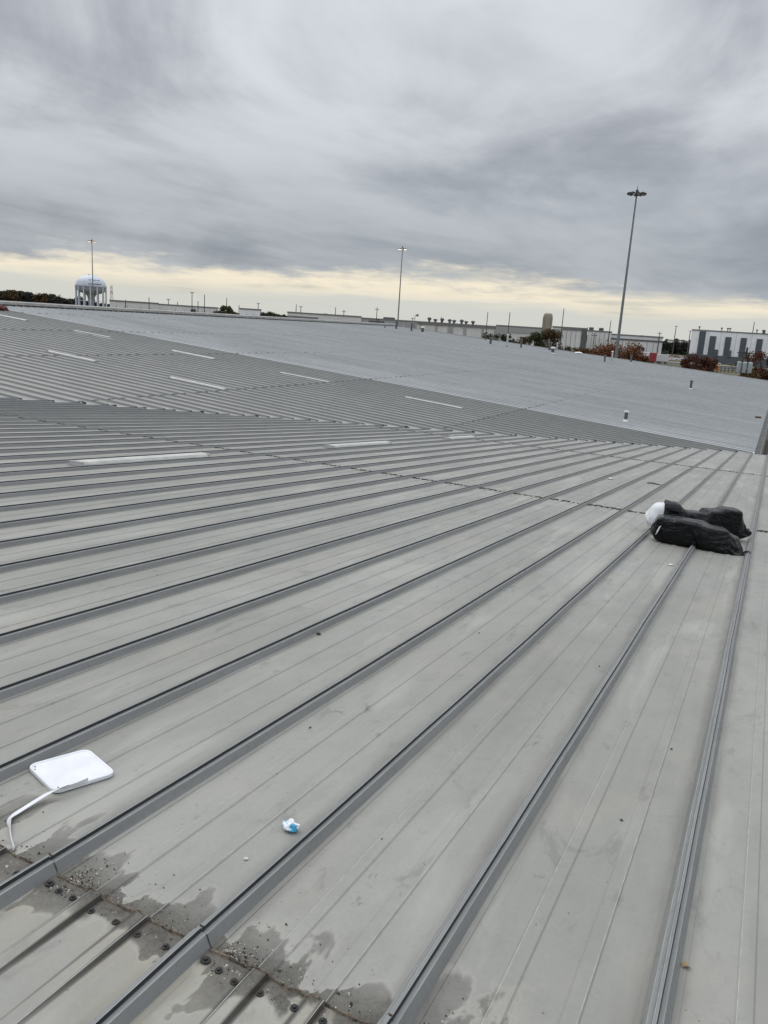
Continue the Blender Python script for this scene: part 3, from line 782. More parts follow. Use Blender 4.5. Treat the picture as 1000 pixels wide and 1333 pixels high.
sw = [(0, (-.07, -.03, .17), .02, .03), (.14, (-.05, -.02, .19), .12, .13), (.5, (.02, .0, .225), .185, .19), (1, (.15, .03, .235), .180, .185)]
o = cloth_bag(sw, [((.06, .01, .22), (.14, .165, .175), .25, .12)], b_root.location, nu=30, nv=40, loose=1.06, endw=.3, seed=9, steps=30, pres=.0004).obj('white_contents', M_white, b_root); finish_bag(o)

# ---- bucket lid with its torn tear strip
M_lid = simple('white_lid_plastic', (.74, .75, .77), .42, var=.05, scale=9)
lid = empty('bucket_lid', on_near(-2.2965, 2.062), label='square white plastic bucket lid lying on the left with its tear strip pulled out', cat='lid')
lid.rotation_euler = (near_M @ Matrix.Rotation(R(71.5), 4, 'Z')).to_euler()
def rsq(h, r, z, n=8):
    out = []
    for cx, cy, a0 in ((h - r, h - r, 0), (-(h - r), h - r, 90), (-(h - r), -(h - r), 180), (h - r, -(h - r), 270)):
        for i in range(n + 1):
            a = R(a0 + 90 * i / n); out.append((cx + r * math.cos(a), cy + r * math.sin(a), z))
    return out
mb = MB()
h = .126
mb.rings([rsq(h - .004, .034, .002), rsq(h, .036, .005), rsq(h, .036, .0165), rsq(h - .002, .035, .0190), rsq(h - .006, .033, .0190), rsq(h - .009, .031, .0170), rsq(h - .011, .030, .0145), rsq(h - .05, .02, .0140), rsq(.03, .01, .0146)])
o = mb.obj('lid_plate', M_lid, lid); autosmooth(o, 35)
for px_, py_ in ((-.104, .098), (-.112, .080), (-.098, -.10)):
    mb = MB(); mb.lathe([(.0035, .0), (.0035, .0012), (.002, .002)], 7, (px_, py_, .0142)); mb.obj('dirt_fleck', M_gap, lid)
# ribbon in roof coordinates
pts = [(-2.175, 2.03, .026, 0.), (-2.180, 1.965, .028, .2), (-2.195, 1.915, .034, .5), (-2.213, 1.878, .026, 1.0), (-2.218, 1.83, .018, 1.2), (-2.218, 1.77, .012, 1.1), (-2.214, 1.715, .010, .9), (-2.198, 1.688, .012, .5), (-2.172, 1.672, .012, .2), (-2.145, 1.650, .010, .0), (-2.10, 1.618, .008, .1), (-2.045, 1.585, .012, .2)]
inv = (lid.rotation_euler.to_matrix().to_4x4()); inv.translation = lid.location; inv = inv.inverted()
sub = []
for i in range(len(pts) - 1):
    for q in range(6):
        f = q / 6; sub.append(tuple(pts[i][j] + (pts[i + 1][j] - pts[i][j]) * f for j in range(4)))
sub.append(pts[-1])
for _ in range(9): sub = [sub[0]] + [tuple((sub[i - 1][j] + 2 * sub[i][j] + sub[i + 1][j]) / 4 for j in range(4)) for i in range(1, len(sub) - 1)] + [sub[-1]]
mb = MB(); rs = []
for i, p in enumerate(sub):
    a = Vector(sub[max(i - 1, 0)][:3]); b_ = Vector(sub[min(i + 1, len(sub) - 1)][:3]); d = (b_ - a); d.z = 0; d.normalize(); s_ = Vector((-d.y, d.x, 0))
    flat = min(1, p[3]); ax = (s_ * flat + Vector((0, 0, 1)) * (1 - flat * .85)).normalized(); nn = d.cross(ax).normalized()
    hw = .0105 if i > 8 else .007
    if i > len(sub) - 14: hw = .0055
    c = Vector(p[:3]); c.z = max(c.z, abs(ax.z) * hw + .002)
    c.x *= .992; c.y *= .992
    rs.append([tuple(inv @ (near_M @ (c + ax * q1 + nn * q2))) for q1, q2 in ((-hw, -.001), (hw, -.001), (hw, .001), (-hw, .001))])
mb.rings(rs); o = mb.obj('tear_strip', M_lid, lid); autosmooth(o, 50)

# ---- crushed packet
pk = empty('crushed_packet', on_near(-1.362, 2.222), label='small crushed white and blue plastic packet with a round cap', cat='litter')
pk.rotation_euler = ROT_NEAR
M_pw = simple('white_packet_plastic', (.74, .74, .76), .25, var=.12, scale=30, spec=.6); M_pb = simple('blue_packet_print', (.06, .36, .55), .3, var=.3, scale=60)
rnd = random.Random(5)
bm = bmesh.new(); bmesh.ops.create_icosphere(bm, subdivisions=4, radius=1)
for v in bm.verts:
    p = v.co.copy(); n_ = noise.noise(p * 1.7 + Vector((3, 1, 0))); n2_ = abs(noise.noise(p * 3.4 + Vector((8, 0, 2))))
    v.co = Vector((p.x * .036, p.y * .024, p.z * .017)) * (1 + .22 * n_ - .13 * n2_) + Vector((0, 0, .015))
    v.co.z = max(v.co.z, .0006)
me = bpy.data.meshes.new('packet_body'); bm.to_mesh(me); bm.free(); me.materials.append(M_pw); me.materials.append(M_pb)
for f in me.polygons:
    c = f.center
    if (c.x > .006 and c.y < -.0005 and noise.noise(c * 90) > -.25) or (c.x < -.010 and c.z > .009 and noise.noise(c * 70) > -.1): f.material_index = 1
link('packet_body', me, pk)
mb = MB(); mb.lathe([(.0085, 0), (.012, .001), (.012, .013), (.011, .015), (.005, .0155)], 14); o = mb.obj('cap', M_pw, pk, loc=(-.003, .010, .022)); o.rotation_euler = (.5, .2, 0); autosmooth(o)
mb = MB(); mb.box((-.011, -.004, 0), (.011, .004, .009)); o = mb.obj('flap', M_pw, pk, loc=(.020, .008, .020)); o.rotation_euler = (.3, .2, .4)

# ---- small bits on the roof
def pebble(name, x, y, r, m, label, cat, seed, flat=.5):
    rnd = random.Random(seed); bm = bmesh.new(); bmesh.ops.create_icosphere(bm, subdivisions=2, radius=1)
    for v in bm.verts:
        k = 1 + .35 * noise.noise(v.co * 1.5 + Vector((seed, 0, 0)))
        v.co = Vector((v.co.x * r * k * 1.2, v.co.y * r * k * .85, (v.co.z * flat + flat) * r * k))
    me = bpy.data.meshes.new(name); bm.to_mesh(me); bm.free(); me.materials.append(m)
    o = link(name, me); o.location = on_near(x, y, .001); o.rotation_euler = (ROT_NEAR.x, 0, rnd.random() * 3)
    return tag(o, label, cat)
M_stone = simple('pale_stone', (.6, .58, .54), .7); M_dark = simple('dark_scrap', (.04, .035, .03), .8); M_leaf = simple('tan_leaf', (.30, .20, .11), .75, var=.4, scale=60)
pebble('stone', -1.389, 1.983, .007, M_stone, 'tiny pale stone to the lower left of the crushed packet', 'stone', 1)
pebble('scrap', -2.424, 4.213, .014, M_dark, 'dark crumb lying on a pan in the middle of the foreground slope', 'scrap', 2)
pebble('paper_scrap', -.751, 8.76, .028, M_stone, 'white paper scrap in front of the bin bags', 'paper scrap', 3, .25)
pebble('paper_scrap', -2.958, 17.41, .06, M_stone, 'white paper scrap lying on the lap line behind the bin bags', 'paper scrap', 4, .3)
pebble('rubber_scrap', -.655, 1.63, .012, M_dark, 'black rubber scrap beside the rib at the bottom edge', 'scrap', 5)
for i, (x, y) in enumerate([(-1.05, 2.36), (-1.9, 3.3), (-1.3, 2.9), (-.3, 3.05), (-.2, 3.9), (-1.75, 3.0), (-.75, 4.9), (-1.6, 5.0)]):
    o = pebble('dirt_crumb', x, y, .0055, M_dark, 'tiny dark dirt crumb ' + ['on the pan right of the crushed packet', 'on the pan above the bucket lid, in open roof', 'on the pan up from the crushed packet', 'near the tall rib at right, the lower of two', 'near the tall rib at right, the upper of two', 'beside a rib between lid and packet', 'on the pan in the middle of the foreground', 'farthest up the foreground slope'][i], 'dirt crumb', 20 + i); o['group'] = 'dirt crumbs on the roof'
lf = MB()
def leaf(mb, x, y, L, W, a):
    ca, sa = math.cos(a), math.sin(a); vs = []; fs = []
    for i in range(7):
        t = i / 6; w = W * math.sin(math.pi * min(1, t * .95 + .03)) ** .8; cz = .003 + .006 * math.sin(t * 3.1)
        for q, zz in ((-1, .005), (0, 0), (1, .006)):
            u, v = (t - .5) * L, q * w; vs.append((x + u * ca - v * sa, y + u * sa + v * ca, cz + zz * (.6 + .4 * math.sin(5 * t))))
    for i in range(6):
        for j in range(2): fs.append((i * 3 + j, i * 3 + j + 1, i * 3 + j + 4, i * 3 + j + 3))
    mb.add(vs, fs)
leaf(lf, 0, 0, .030, .010, .8)
o = lf.obj('dry_leaf', M_leaf); o.location = on_near(.02, 2.29); o.rotation_euler = ROT_NEAR
tag(o, 'curled tan dry leaf at the lower right beside the tall rib', 'leaf')
mb = MB(); mb.tube([(-.16, -.03, .02), (-.05, .0, .03), (.03, .03, .015), (.15, .02, .01)], [.012, .015, .012, .006], 6)
o = mb.obj('twig', M_dark); o.location = on_near(-2.055, 17.58); o.rotation_euler = ROT_NEAR; tag(o, 'dark twig on the pan just above the open bin bag', 'twig')

# red-brown heap at the far left edge
hp = MB()
o = loft_bag([(0, (-.5, 0, .1), .05, .05), (.2, (-.3, 0, .18), .25, .18), (.55, (.1, 0, .16), .3, .16), (.85, (.45, 0, .12), .2, .12), (1, (.62, 0, .06), .03, .04)], 30, 28, 11, amp=.08).obj('tarp_heap', simple('red_brown_tarp', (.10, .025, .02), .7, var=.6, scale=5))
o.location = on_far(-46.1, 36.6); o.rotation_euler = (0, R(5), R(60)); tag(o, 'dark red-brown tarp heap below the ridge at the left edge', 'tarp')
o = MB(); o.bbox((-.18, -.15, 0), (.18, .15, .10), .03); o = o.obj('brown_block', simple('rusty_brown', (.09, .04, .025), .8)); o.location = on_far(-.95, 55.3, .06)
tag(o, 'small rusty brown block at the eave on the right of the coated roof', 'block')

# ---- vent pipes on the coated slope
M_pipe = simple('dark_grey_pipe', (.09, .095, .10), .55, var=.25); M_pipel = simple('pale_pipe', (.42, .43, .43), .5); M_boot = simple('white_boot', (.7, .7, .69), .5)
def vent(wx, wy, h, r, style, label):
    root = empty('vent_pipe', on_far(wx, wy), label=label, cat='vent pipe', group='vent pipes on the coated roof')
    mb = MB(); mb.lathe([(r * 1.9, 0), (r * 1.8, .02), (r * 1.3, .04), (r * 1.12, .11)], 14); mb.obj('boot', M_boot if style in 'wb' else M_pipe, root)
    mb = MB(); mb.lathe([(r, .05), (r, h * .8), (r * .98, h)], 12); o = mb.obj('pipe', M_pipel if style == 'p' else M_pipe, root); autosmooth(o)
    mb = MB(); z = h - .02
    mb.lathe([(r * 1.05, z), (r * 1.45, z + .01), (r * 1.45, z + r * .7), (r * 1.2, z + r * .95), (.02, z + r * 1.05)], 14)
    o = mb.obj('cap', M_boot if style in 'wp' else M_pipe, root); autosmooth(o)
    return root
for a in [(-6.54, 40.4, .46, .085, 'w', 'short stout grey vent pipe with white cap, closest on the coated slope'),
          (-6.84, 73.2, .68, .10, 'b', 'grey vent pipe standing alone on the right of the coated slope'),
          (-17.2, 104.4, .95, .11, 'b', 'vent pipe by the rake, rightmost in front of the red-brown oaks'),
          (-19.4, 103.6, 1.1, .10, 'p', 'pale tall vent pipe at the left of the red-brown oak crown'),
          (-18.9, 96.6, .7, .10, 'd', 'short dark vent pipe left of the pale tall one'),
          (-25.3, 97.2, .62, .20, 'w', 'squat thick vent pipe below the twin pipes under the beige tower'),
          (-27.6, 104.4, .9, .20, 'd', 'thick dark vent pipe with broad cap under the beige tower'),
          (-27.5, 107.6, .95, .09, 'p', 'thin pale pipe just right of the thick capped vent under the tower'),
          (-29.8, 98.8, .95, .12, 'd', 'dark capped vent pipe between tall white-capped pipe and thick vent'),
          (-30.7, 95.9, 1.4, .11, 'p', 'tallest pale vent pipe with white cap before the dark shrubs'),
          (-32.7, 95.5, .75, .14, 'd', 'dark bent-looking vent pipe left of the tall white-capped one'),
          (-36.7, 104.9, .65, .09, 'd', 'short thin vent pipe right at the rake beside the green shrub'),
          (-42.0, 95.7, .70, .18, 'w', 'stout dark vent pipe with white boot near the ridge end'),
          (-43.7, 96.0, .95, .12, 'd', 'dark vent pipe left of the stout white-booted one'),
          (-45.7, 95.6, .95, .13, 'd', 'dark vent pipe directly below the middle light mast'),
          (-46.6, 94.1, .28, .08, 'd', 'very short stub pipe near the ridge, left of the light mast'),
          (-50.0, 99.0, .75, .10, 'd', 'dark vent pipe on the ridge line, leftmost of the row')]:
    vent(*a)
root = empty('flat_vent', on_far(-24.4, 106.9), label='low broad white mushroom vent near the rake', cat='roof vent')
mb = MB(); mb.lathe([(.25, 0), (.25, .14)], 14); mb.obj('neck', M_pipe, root)
mb = MB(); mb.lathe([(.50, .12), (.52, .16), (.42, .26), (.1, .31)], 18); autosmooth(mb.obj('hood', M_boot, root))
root = empty('antenna_mast', on_far(-46.3, 102.6), label='thin mast with a round ball top near the ridge end', cat='antenna')
mb = MB(); mb.lathe([(.04, 0), (.03, 2.0)], 8); mb.obj('mast', M_pipe, root)
mb = MB(); mb.lathe([(.02, 1.75), (.14, 1.80), (.19, 1.92), (.14, 2.05), (.02, 2.1)], 12, (.28, .14, 0)); mb.tube([(0, 0, 1.85), (.2, .1, 1.9)], .025); mb.obj('ball', M_pipe, root)

# =================================================================== SURROUNDINGS
def polar(az, D): return Vector((math.sin(R(az)) * D, math.cos(R(az)) * D, 0))
HZ = [(0, -51.44), (60, -48.77), (145, -44.79), (290, -37.56), (350, -34.44), (500, -26.43), (545, -24.01), (645, -18.66), (700, -15.76), (765, -12.40), (800, -10.63), (862, -7.56), (900, -5.73), (1000, -1.12)]
def az_of(px):           # bearing of the survey marks along the skyline
    if px <= 0: return HZ[0][1] + (px) * .0445
    for (a, b_), (c, d) in zip(HZ, HZ[1:]):
        if px <= c: return b_ + (d - b_) * (px - a) / (c - a)
    return HZ[-1][1] + (px - 1000) * .046

def ground_mat():
    m, t, b = newmat('dry_grass_ground')
    g = t.n.new('ShaderNodeNewGeometry'); Pp = g.outputs['Position']
    a = t.noise(Pp, .012, 5, .6); c = t.noise(Pp, .2, 5, .65); d = t.noise(Pp, .004, 3, .5)
    col = t.mix(t.rng(a, .35, .65), (.13, .115, .07), (.075, .08, .04))
    col = t.mix(t.math('MULTIPLY', t.rng(c, .4, .7), .5), col, (.17, .145, .095))
    col = t.mix(t.rng(d, .52, .58), col, (.12, .115, .105))
    t._in(b.inputs['Base Color'], col); b.inputs['Roughness'].default_value = .95; b.inputs['Specular IOR Level'].default_value = .1
    return m
mb = MB(); mb.box((-5000, -2500, -1), (4000, 5500, 0)); o = mb.obj('ground', ground_mat()); tag(o, 'flat dry grass and yards out to the horizon', 'ground', kind='structure')
M_asph = simple('asphalt', (.075, .074, .072), .9, var=.15, scale=.4); M_conc = simple('pale_concrete_paving', (.24, .225, .195), .9, var=.15, scale=.2)
def patch(name, px0, px1, D0, D1, z, m, label, cat):
    mb = MB(); a, b_ = az_of(px0), az_of(px1)
    p = [polar(a, D0), polar(b_, D0), polar(b_, D1), polar(a, D1)]
    mb.add([(q.x, q.y, 0) for q in p] + [(q.x, q.y, z) for q in p], [(0, 3, 2, 1), (4, 5, 6, 7), (0, 1, 5, 4), (1, 2, 6, 5), (2, 3, 7, 6), (3, 0, 4, 7)])
    return tag(mb.obj(name, m), label, cat, kind='structure')
patch('road', 780, 1250, 455, 472, .05, M_asph, 'grey road crossing the field in front of the white warehouse', 'road')
patch('dirt_strip', 780, 1250, 476, 498, .03, M_conc, 'pale dirt strip beyond the road', 'dirt strip')
patch('parking_lot', 790, 905, 530, 640, .04, M_conc, 'pale parking lot left of the white warehouse', 'parking lot')
patch('yard', 700, 1200, 124, 330, .03, M_asph, 'asphalt yard between the roof edge and the road', 'yard')
mb = MB(); mb.box((-.4, 37.5, .02), (9, 118, .06)); tag(mb.obj('alley', M_asph), 'asphalt alley below the eave at right', 'alley', kind='structure')

# ---- trees
def leaf_mat(name, c0, c1, c2_):
    m, t, b = newmat(name)
    tc = t.n.new('ShaderNodeTexCoord'); n = t.noise(tc.outputs['Object'], .55, 4, .6); n2 = t.noise(tc.outputs['Object'], 3.5, 2, .5)
    col = t.mix(t.rng(n, .35, .65), c0, c1); col = t.mix(t.math('MULTIPLY', t.rng(n2, .45, .7), .6), col, c2_)
    t._in(b.inputs['Base Color'], col); b.inputs['Roughness'].default_value = .8; b.inputs['Specular IOR Level'].default_value = .2
    return m
L_red = leaf_mat('rust_oak_leaves', (.12, .050, .024), (.165, .072, .032), (.20, .10, .045))
L_dkred = leaf_mat('dark_red_leaves', (.070, .026, .017), (.105, .038, .022), (.13, .06, .032))
L_green = leaf_mat('dark_green_leaves', (.028, .038, .018), (.045, .055, .022), (.07, .075, .03))
L_olive = leaf_mat('olive_leaves', (.06, .06, .025), (.085, .08, .032), (.12, .10, .045))
L_mix = leaf_mat('turning_leaves', (.045, .045, .02), (.12, .055, .022), (.10, .08, .03))
L_far = leaf_mat('distant_leaves', (.030, .036, .030), (.045, .048, .036), (.06, .055, .045))
M_bark = simple('bark', (.07, .055, .042), .95, var=.3, scale=5); M_barkl = simple('pale_bark', (.45, .43, .40), .9, var=.2, scale=5)
def tree(px, D, h, w, lm, label, seed, n=2600, leaf=.28, group=None, name='tree', bark=None, trunk=.28, cat='tree', dens=1.):
    rnd = random.Random(seed); p = polar(az_of(px), D)
    root = empty(name, p, label=label, cat=cat, group=group)
    mb = MB(); lean = rnd.uniform(-.03, .03) * h
    mb.tube([(0, 0, -.1), (lean * .3, 0, h * .2), (lean, .1, h * .5), (lean * 1.2, .1, h * .85)], [h * .028, h * .02, h * .013, h * .004], 7)
    clumps = []
    nl = 9
    for i in range(nl):
        a = i * 2.4 + rnd.random(); z0 = h * rnd.uniform(.22, .6); z1 = min(h * .93, z0 + h * rnd.uniform(.12, .38)); rr = w * .5 * rnd.uniform(.5, .92) * (1 - .55 * max(0, z1 / h - .6) / .4)
        e = (lean + rr * math.cos(a), rr * math.sin(a), z1)
        mb.tube([(lean * z0 / h, 0, z0), (e[0] * .5, e[1] * .5, (z0 + z1) * .5 + .03 * h), e], [h * .010, h * .006, h * .002], 5)
        clumps.append((e, w * rnd.uniform(.13, .25)))
    for i in range(12):
        a = rnd.random() * 6.28; zz = h * rnd.uniform(trunk + .08, .95); env = math.sin(math.pi * min(1, max(.05, (zz / h - trunk + .12) / (1.15 - trunk)))) ** .6
        rr = w * .5 * math.sqrt(rnd.random()) * env * .85
        clumps.append(((lean + rr * math.cos(a), rr * math.sin(a), zz), w * rnd.uniform(.11, .22)))
    mb.obj('trunk', bark or M_bark, root)
    lb = MB()
    for i in range(n):
        c, r = clumps[rnd.randrange(len(clumps))]
        d = Vector((rnd.gauss(0, 1), rnd.gauss(0, 1), rnd.gauss(0, .8))).normalized() * (r * rnd.random() ** .42 * 1.05)
        q = Vector(c) + d
        if q.z < h * trunk * .55 or q.z > h * 1.01: continue
        nrm = (d.normalized() * .7 + Vector((rnd.gauss(0, .6), rnd.gauss(0, .6), rnd.gauss(0, .6)))).normalized()
        t1 = nrm.orthogonal().normalized(); t2 = nrm.cross(t1); s_ = leaf * rnd.uniform(.6, 1.4); ang = rnd.random() * 3.14
        u = (t1 * math.cos(ang) + t2 * math.sin(ang)) * s_ * .5; v = (t2 * math.cos(ang) - t1 * math.sin(ang)) * s_ * .32
        lb.add([q - u, q - v, q + u, q + v], [(0, 1, 2, 3)])
    lb.obj('crown', lm, root)
    return root
G1 = 'trees beyond the roof rake'
T = [(812, 152, 11.0, 8.4, L_red, 'large rust-brown oak with rounded crown at the foot of the tall light mast', 4600),
     (782, 158, 9.6, 5.6, L_red, 'smaller rust-brown tree left of the large rounded oak', 2600),
     (836, 156, 9.1, 4.4, L_red, 'low orange-brown tree at the right shoulder of the large oak', 2600),
     (765, 160, 8.9, 4.6, L_mix, 'low olive-brown tree left of the rust oaks', 2000),
     (748, 164, 8.9, 4.4, L_mix, 'low turning tree right of the beige tower trees', 2000),
     (717, 190, 12.0, 5.6, L_mix, 'tall tree turning red-green in front of the beige tower', 3200),
     (733, 180, 10.2, 4.2, L_green, 'green tree at the right of the turning one by the tower', 2000),
     (699, 185, 11.4, 4.2, L_green, 'narrow dark green tree left of the beige tower', 2000),
     (684, 180, 10.2, 3.6, L_mix, 'brownish shrub-like tree left of the narrow green one', 1600),
     (668, 180, 11.0, 3.6, L_green, 'dark green tree behind the tallest pale vent pipe', 1800),
     (652, 175, 10.6, 3.8, L_green, 'low dark green tree in the middle of the shrub row', 1600),
     (636, 172, 10.7, 3.4, L_green, 'leftmost low green tree of the row along the rake', 1400),
     (912, 172, 9.6, 6.0, L_dkred, 'dark red tree left of the transformers, below the white warehouse', 3000),
     (928, 176, 8.6, 5.0, L_dkred, 'lower dark red tree touching the right side of another red tree', 2400),
     (998, 146, 10.6, 6.0, L_dkred, 'dark red tree at the right picture edge beside the transformers', 3600),
     (985, 142, 7.6, 4.4, L_mix, 'low brown tree below the transformers at right', 2200),
     (1030, 150, 11.0, 7, L_dkred, 'dark red tree past the right picture edge', 2000)]
for i, (px, D_, h, w, lm, lab, n) in enumerate(T): tree(px, D_, h * 1.05, w * 1.12, lm, lab, 100 + i, int(n * 1.9), .32, G1)
tree(973, 210, 12.2, 5.0, L_mix, 'sparse tree with pale bare trunk standing before the white warehouse', 300, 700, .3, G1, bark=M_barkl)
for i, (px, D_, h, w, lm, lab) in enumerate([(283, 310, 12.2, 4.5, L_olive, 'small olive tree at the left of the olive clump behind the ridge'),
        (293, 305, 14.4, 6.6, L_olive, 'largest olive-green tree rising behind the ridge'), (305, 312, 13.2, 4.6, L_olive, 'olive tree at the right of the largest one behind the ridge'),
        (345, 310, 12.8, 4.5, L_green, 'dark green tree behind the ridge, left of a pair'), (355, 315, 13.3, 5.0, L_green, 'dark green tree behind the ridge, right of a pair'),
        (249, 320, 12.3, 5.0, L_green, 'low dark green tree behind the ridge, left of the olive clump'), (368, 330, 12.6, 4, L_olive, 'thin olive tree behind the ridge by the low grey warehouse')]):
    tree(px, D_, h * .98, w * 1.1, lm, lab, 400 + i, 2400, .6, 'trees behind the ridge')
rnd = random.Random(77)
for i in range(15):
    px = -8 + i * 9.0 + rnd.uniform(-2, 2); 
    h = rnd.uniform(14.8, 18.2) * (1.06 if px < 80 else .95)
    o = tree(px, 900 + rnd.uniform(-25, 25), h, rnd.uniform(13, 18), L_mix if i in (3, 7, 8) else L_far, 'x', 500 + i, 1500, 1.9, 'dark trees along the skyline at left')
    ORD = ['first', 'second', 'third', 'fourth', 'fifth', 'sixth', 'seventh', 'eighth', 'ninth', 'tenth', 'eleventh', 'twelfth', 'thirteenth', 'fourteenth', 'fifteenth']
    o['label'] = ('%s tree left of the water tower, %s from the picture edge' % ('brownish' if i in (3, 7, 8) else 'dark green', ORD[i])) if px < 104 else ('dark green tree just right of the water tower, %s in the line' % ORD[i])
# far treeline: uncountable belt
def belt(px0, px1, D_, hgt, n, seed, label):
    lb = MB(); rnd = random.Random(seed)
    a0, a1 = az_of(px0), az_of(px1)
    for i in range(n):
        a = a0 + (a1 - a0) * rnd.random(); dd = D_ + rnd.uniform(-25, 25)
        top = hgt * (.72 + .38 * noise.noise(Vector((a * 2.2, seed, 0))) + .18 * noise.noise(Vector((a * 9, seed, 3))))
        q = polar(a, dd); q.z = top * rnd.random() ** .6
        nrm = Vector((rnd.gauss(0, 1), rnd.gauss(0, 1), rnd.gauss(0, 1))).normalized(); t1 = nrm.orthogonal().normalized(); t2 = nrm.cross(t1); s_ = D_ / 900 * rnd.uniform(.4, 1.1)
        lb.add([q - t1 * s_, q - t2 * s_, q + t1 * s_, q + t2 * s_], [(0, 1, 2, 3)])
    tag(lb.obj('distant_woods', L_far), label, 'woods', kind='stuff')
belt(790, 1130, 1150, 17, 16000, 1, 'low hazy wood on the horizon at right')
belt(130, 800, 1500, 15, 22000, 2, 'low hazy wood on the horizon in the middle')
belt(863, 905, 760, 13.5, 12000, 3, 'dark wood beside the white warehouse')
belt(-120, 140, 1300, 17, 5000, 4, 'low hazy wood on the horizon at left')
belt(848, 872, 600, 5.5, 4000, 5, 'dark hedge in front of the parked cars')

# ---- far buildings
def bmat(name, c, **k): return simple(name, c, .8, var=.06, scale=.15, **k)
W_lt = bmat('pale_tilt_wall', (.72, .71, .69)); W_md = bmat('grey_tilt_wall', (.38, .38, .37)); W_dk = bmat('dark_grey_trim', (.12, .125, .13)); W_wh = bmat('white_tilt_wall', (.86, .87, .88)); W_roof = bmat('grey_roof_edge', (.20, .20, .20))
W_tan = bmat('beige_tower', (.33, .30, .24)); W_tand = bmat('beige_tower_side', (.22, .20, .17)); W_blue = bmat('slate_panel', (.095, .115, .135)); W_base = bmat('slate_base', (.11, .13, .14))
M_glass = simple('dark_window', (.03, .035, .04), .15, spec=.7)
def building(px0, px1, D_, top, depth, wall, label, name='warehouse', yaw=0, z0=0):
    """a box facing the roof: returns (root, metres per mark, left x)"""
    pc = (px0 + px1) / 2; p = polar(az_of(pc), D_)
    W = 2 * D_ * math.tan(R(az_of(px1) - az_of(px0)) / 2)
    root = empty(name, p, -R(az_of(pc)) + yaw, label=label, cat='building')
    mb = MB(); mb.box((-W / 2, 0, z0), (W / 2, depth, top)); mb.obj('wall', wall, root)
    mb = MB(); mb.box((-W / 2 - .2, -.2, top + .003), (W / 2 + .2, depth + .2, top + .7)); mb.obj('roof_edge', W_roof, root)
    return root, W / (px1 - px0), -W / 2
def pil(root, x0, x1, z0, z1, m, name='pilaster', proud=.35):
    mb = MB(); mb.box((x0, -proud, z0), (x1, -.004, z1)); return mb.obj(name, m, root)
def joints(root, xs, z1, m=None):
    for x_ in xs:
        mb = MB(); mb.box((x_ - .12, -.12, 0), (x_ + .12, -.003, z1)); mb.obj('wall_joint', m or W_md, root)
# long warehouse with roof vents
root, k, x0 = building(543, 646, 420, 12.6, 60, W_lt, 'long pale warehouse with grey pilasters and a row of roof vents')
for a, b_ in ((547, 548.5), (567, 570), (583.5, 590.5), (604, 608), (627.5, 630.5), (644, 646)): pil(root, x0 + (a - 543) * k, x0 + (b_ - 543) * k, 0, 12.4, W_md)
joints(root, [x0 + (q - 543) * k for q in (554, 560, 575, 597, 614, 621, 636)], 12.2, W_lt)
pil(root, x0, x0 + 103 * k, 11.9, 12.55, W_roof, 'fascia', .6)
for q, hh in ((558, 2.3), (566, 1.7), (575, 2.3), (585, 2.0), (591, 1.8), (601, 2.2), (607, 1.6), (616, 1.9)):
    mb = MB(); mb.lathe([(.55, 0), (.55, hh * .4), (1.05, hh * .5), (1.1, hh * .8), (.5, hh)], 10, (x0 + (q - 543) * k, 9, 13.3)); mb.obj('roof_vent', W_dk, root)
mb = MB(); mb.box((x0 + 61 * k - .5, -.5, 2), (x0 + 61 * k + .5, -.36, 3)); mb.obj('door', M_glass, root)
root, k, x0 = building(646, 706, 390, 13.1, 50, W_lt, 'pale warehouse with dark end wall left of the beige tower')
pil(root, x0, x0 + 14 * k, 0, 12.9, W_md, 'end_wall'); pil(root, x0 + 14 * k, x0 + 60 * k, 10.6, 13.0, W_md, 'fascia'); joints(root, [x0 + q * k for q in (22, 30, 38, 46, 54)], 10.5, W_lt)
pil(root, x0 + 52 * k, x0 + 54 * k, 0, 10.5, W_md)
root, k, x0 = building(719, 764, 400, 14.2, 50, W_lt, 'pale warehouse with dark corner block right of the beige tower')
pil(root, x0, x0 + 13 * k, 0, 13.6, W_md, 'end_wall'); pil(root, x0 + 38 * k, x0 + 45 * k, 0, 14.3, W_dk, 'corner_block'); joints(root, [x0 + q * k for q in (19, 25, 31)], 13.5, W_md); pil(root, x0 + 13 * k, x0 + 38 * k, 13.5, 14.1, W_roof, 'fascia')
root, k, x0 = building(765, 796, 440, 13.6, 50, W_lt, 'pale warehouse block just left of the tall light mast')
joints(root, [x0 + q * k for q in (6, 11, 16, 22, 27)], 13.4, W_md)
for q in (4, 17):
    mb = MB(); mb.bbox((x0 + q * k - 1.2, 4, 14.3), (x0 + q * k + 1.2, 7, 15.8), .2); mb.obj('roof_unit', W_dk, root)
root, k, x0 = building(796, 863, 470, 12.6, 60, W_lt, 'long low pale warehouse with dark band right of the tall light mast')
pil(root, x0, x0 + 67 * k, 10.2, 11.0, W_dk, 'dark_band', .3); joints(root, [x0 + q * k for q in (8, 16, 24, 32, 48, 56)], 10.1, W_md)
for q in (36, 41):
    mb = MB(); mb.box((x0 + q * k, -.3, 4.5), (x0 + (q + 4) * k, -.004, 7)); mb.obj('window', M_glass, root)
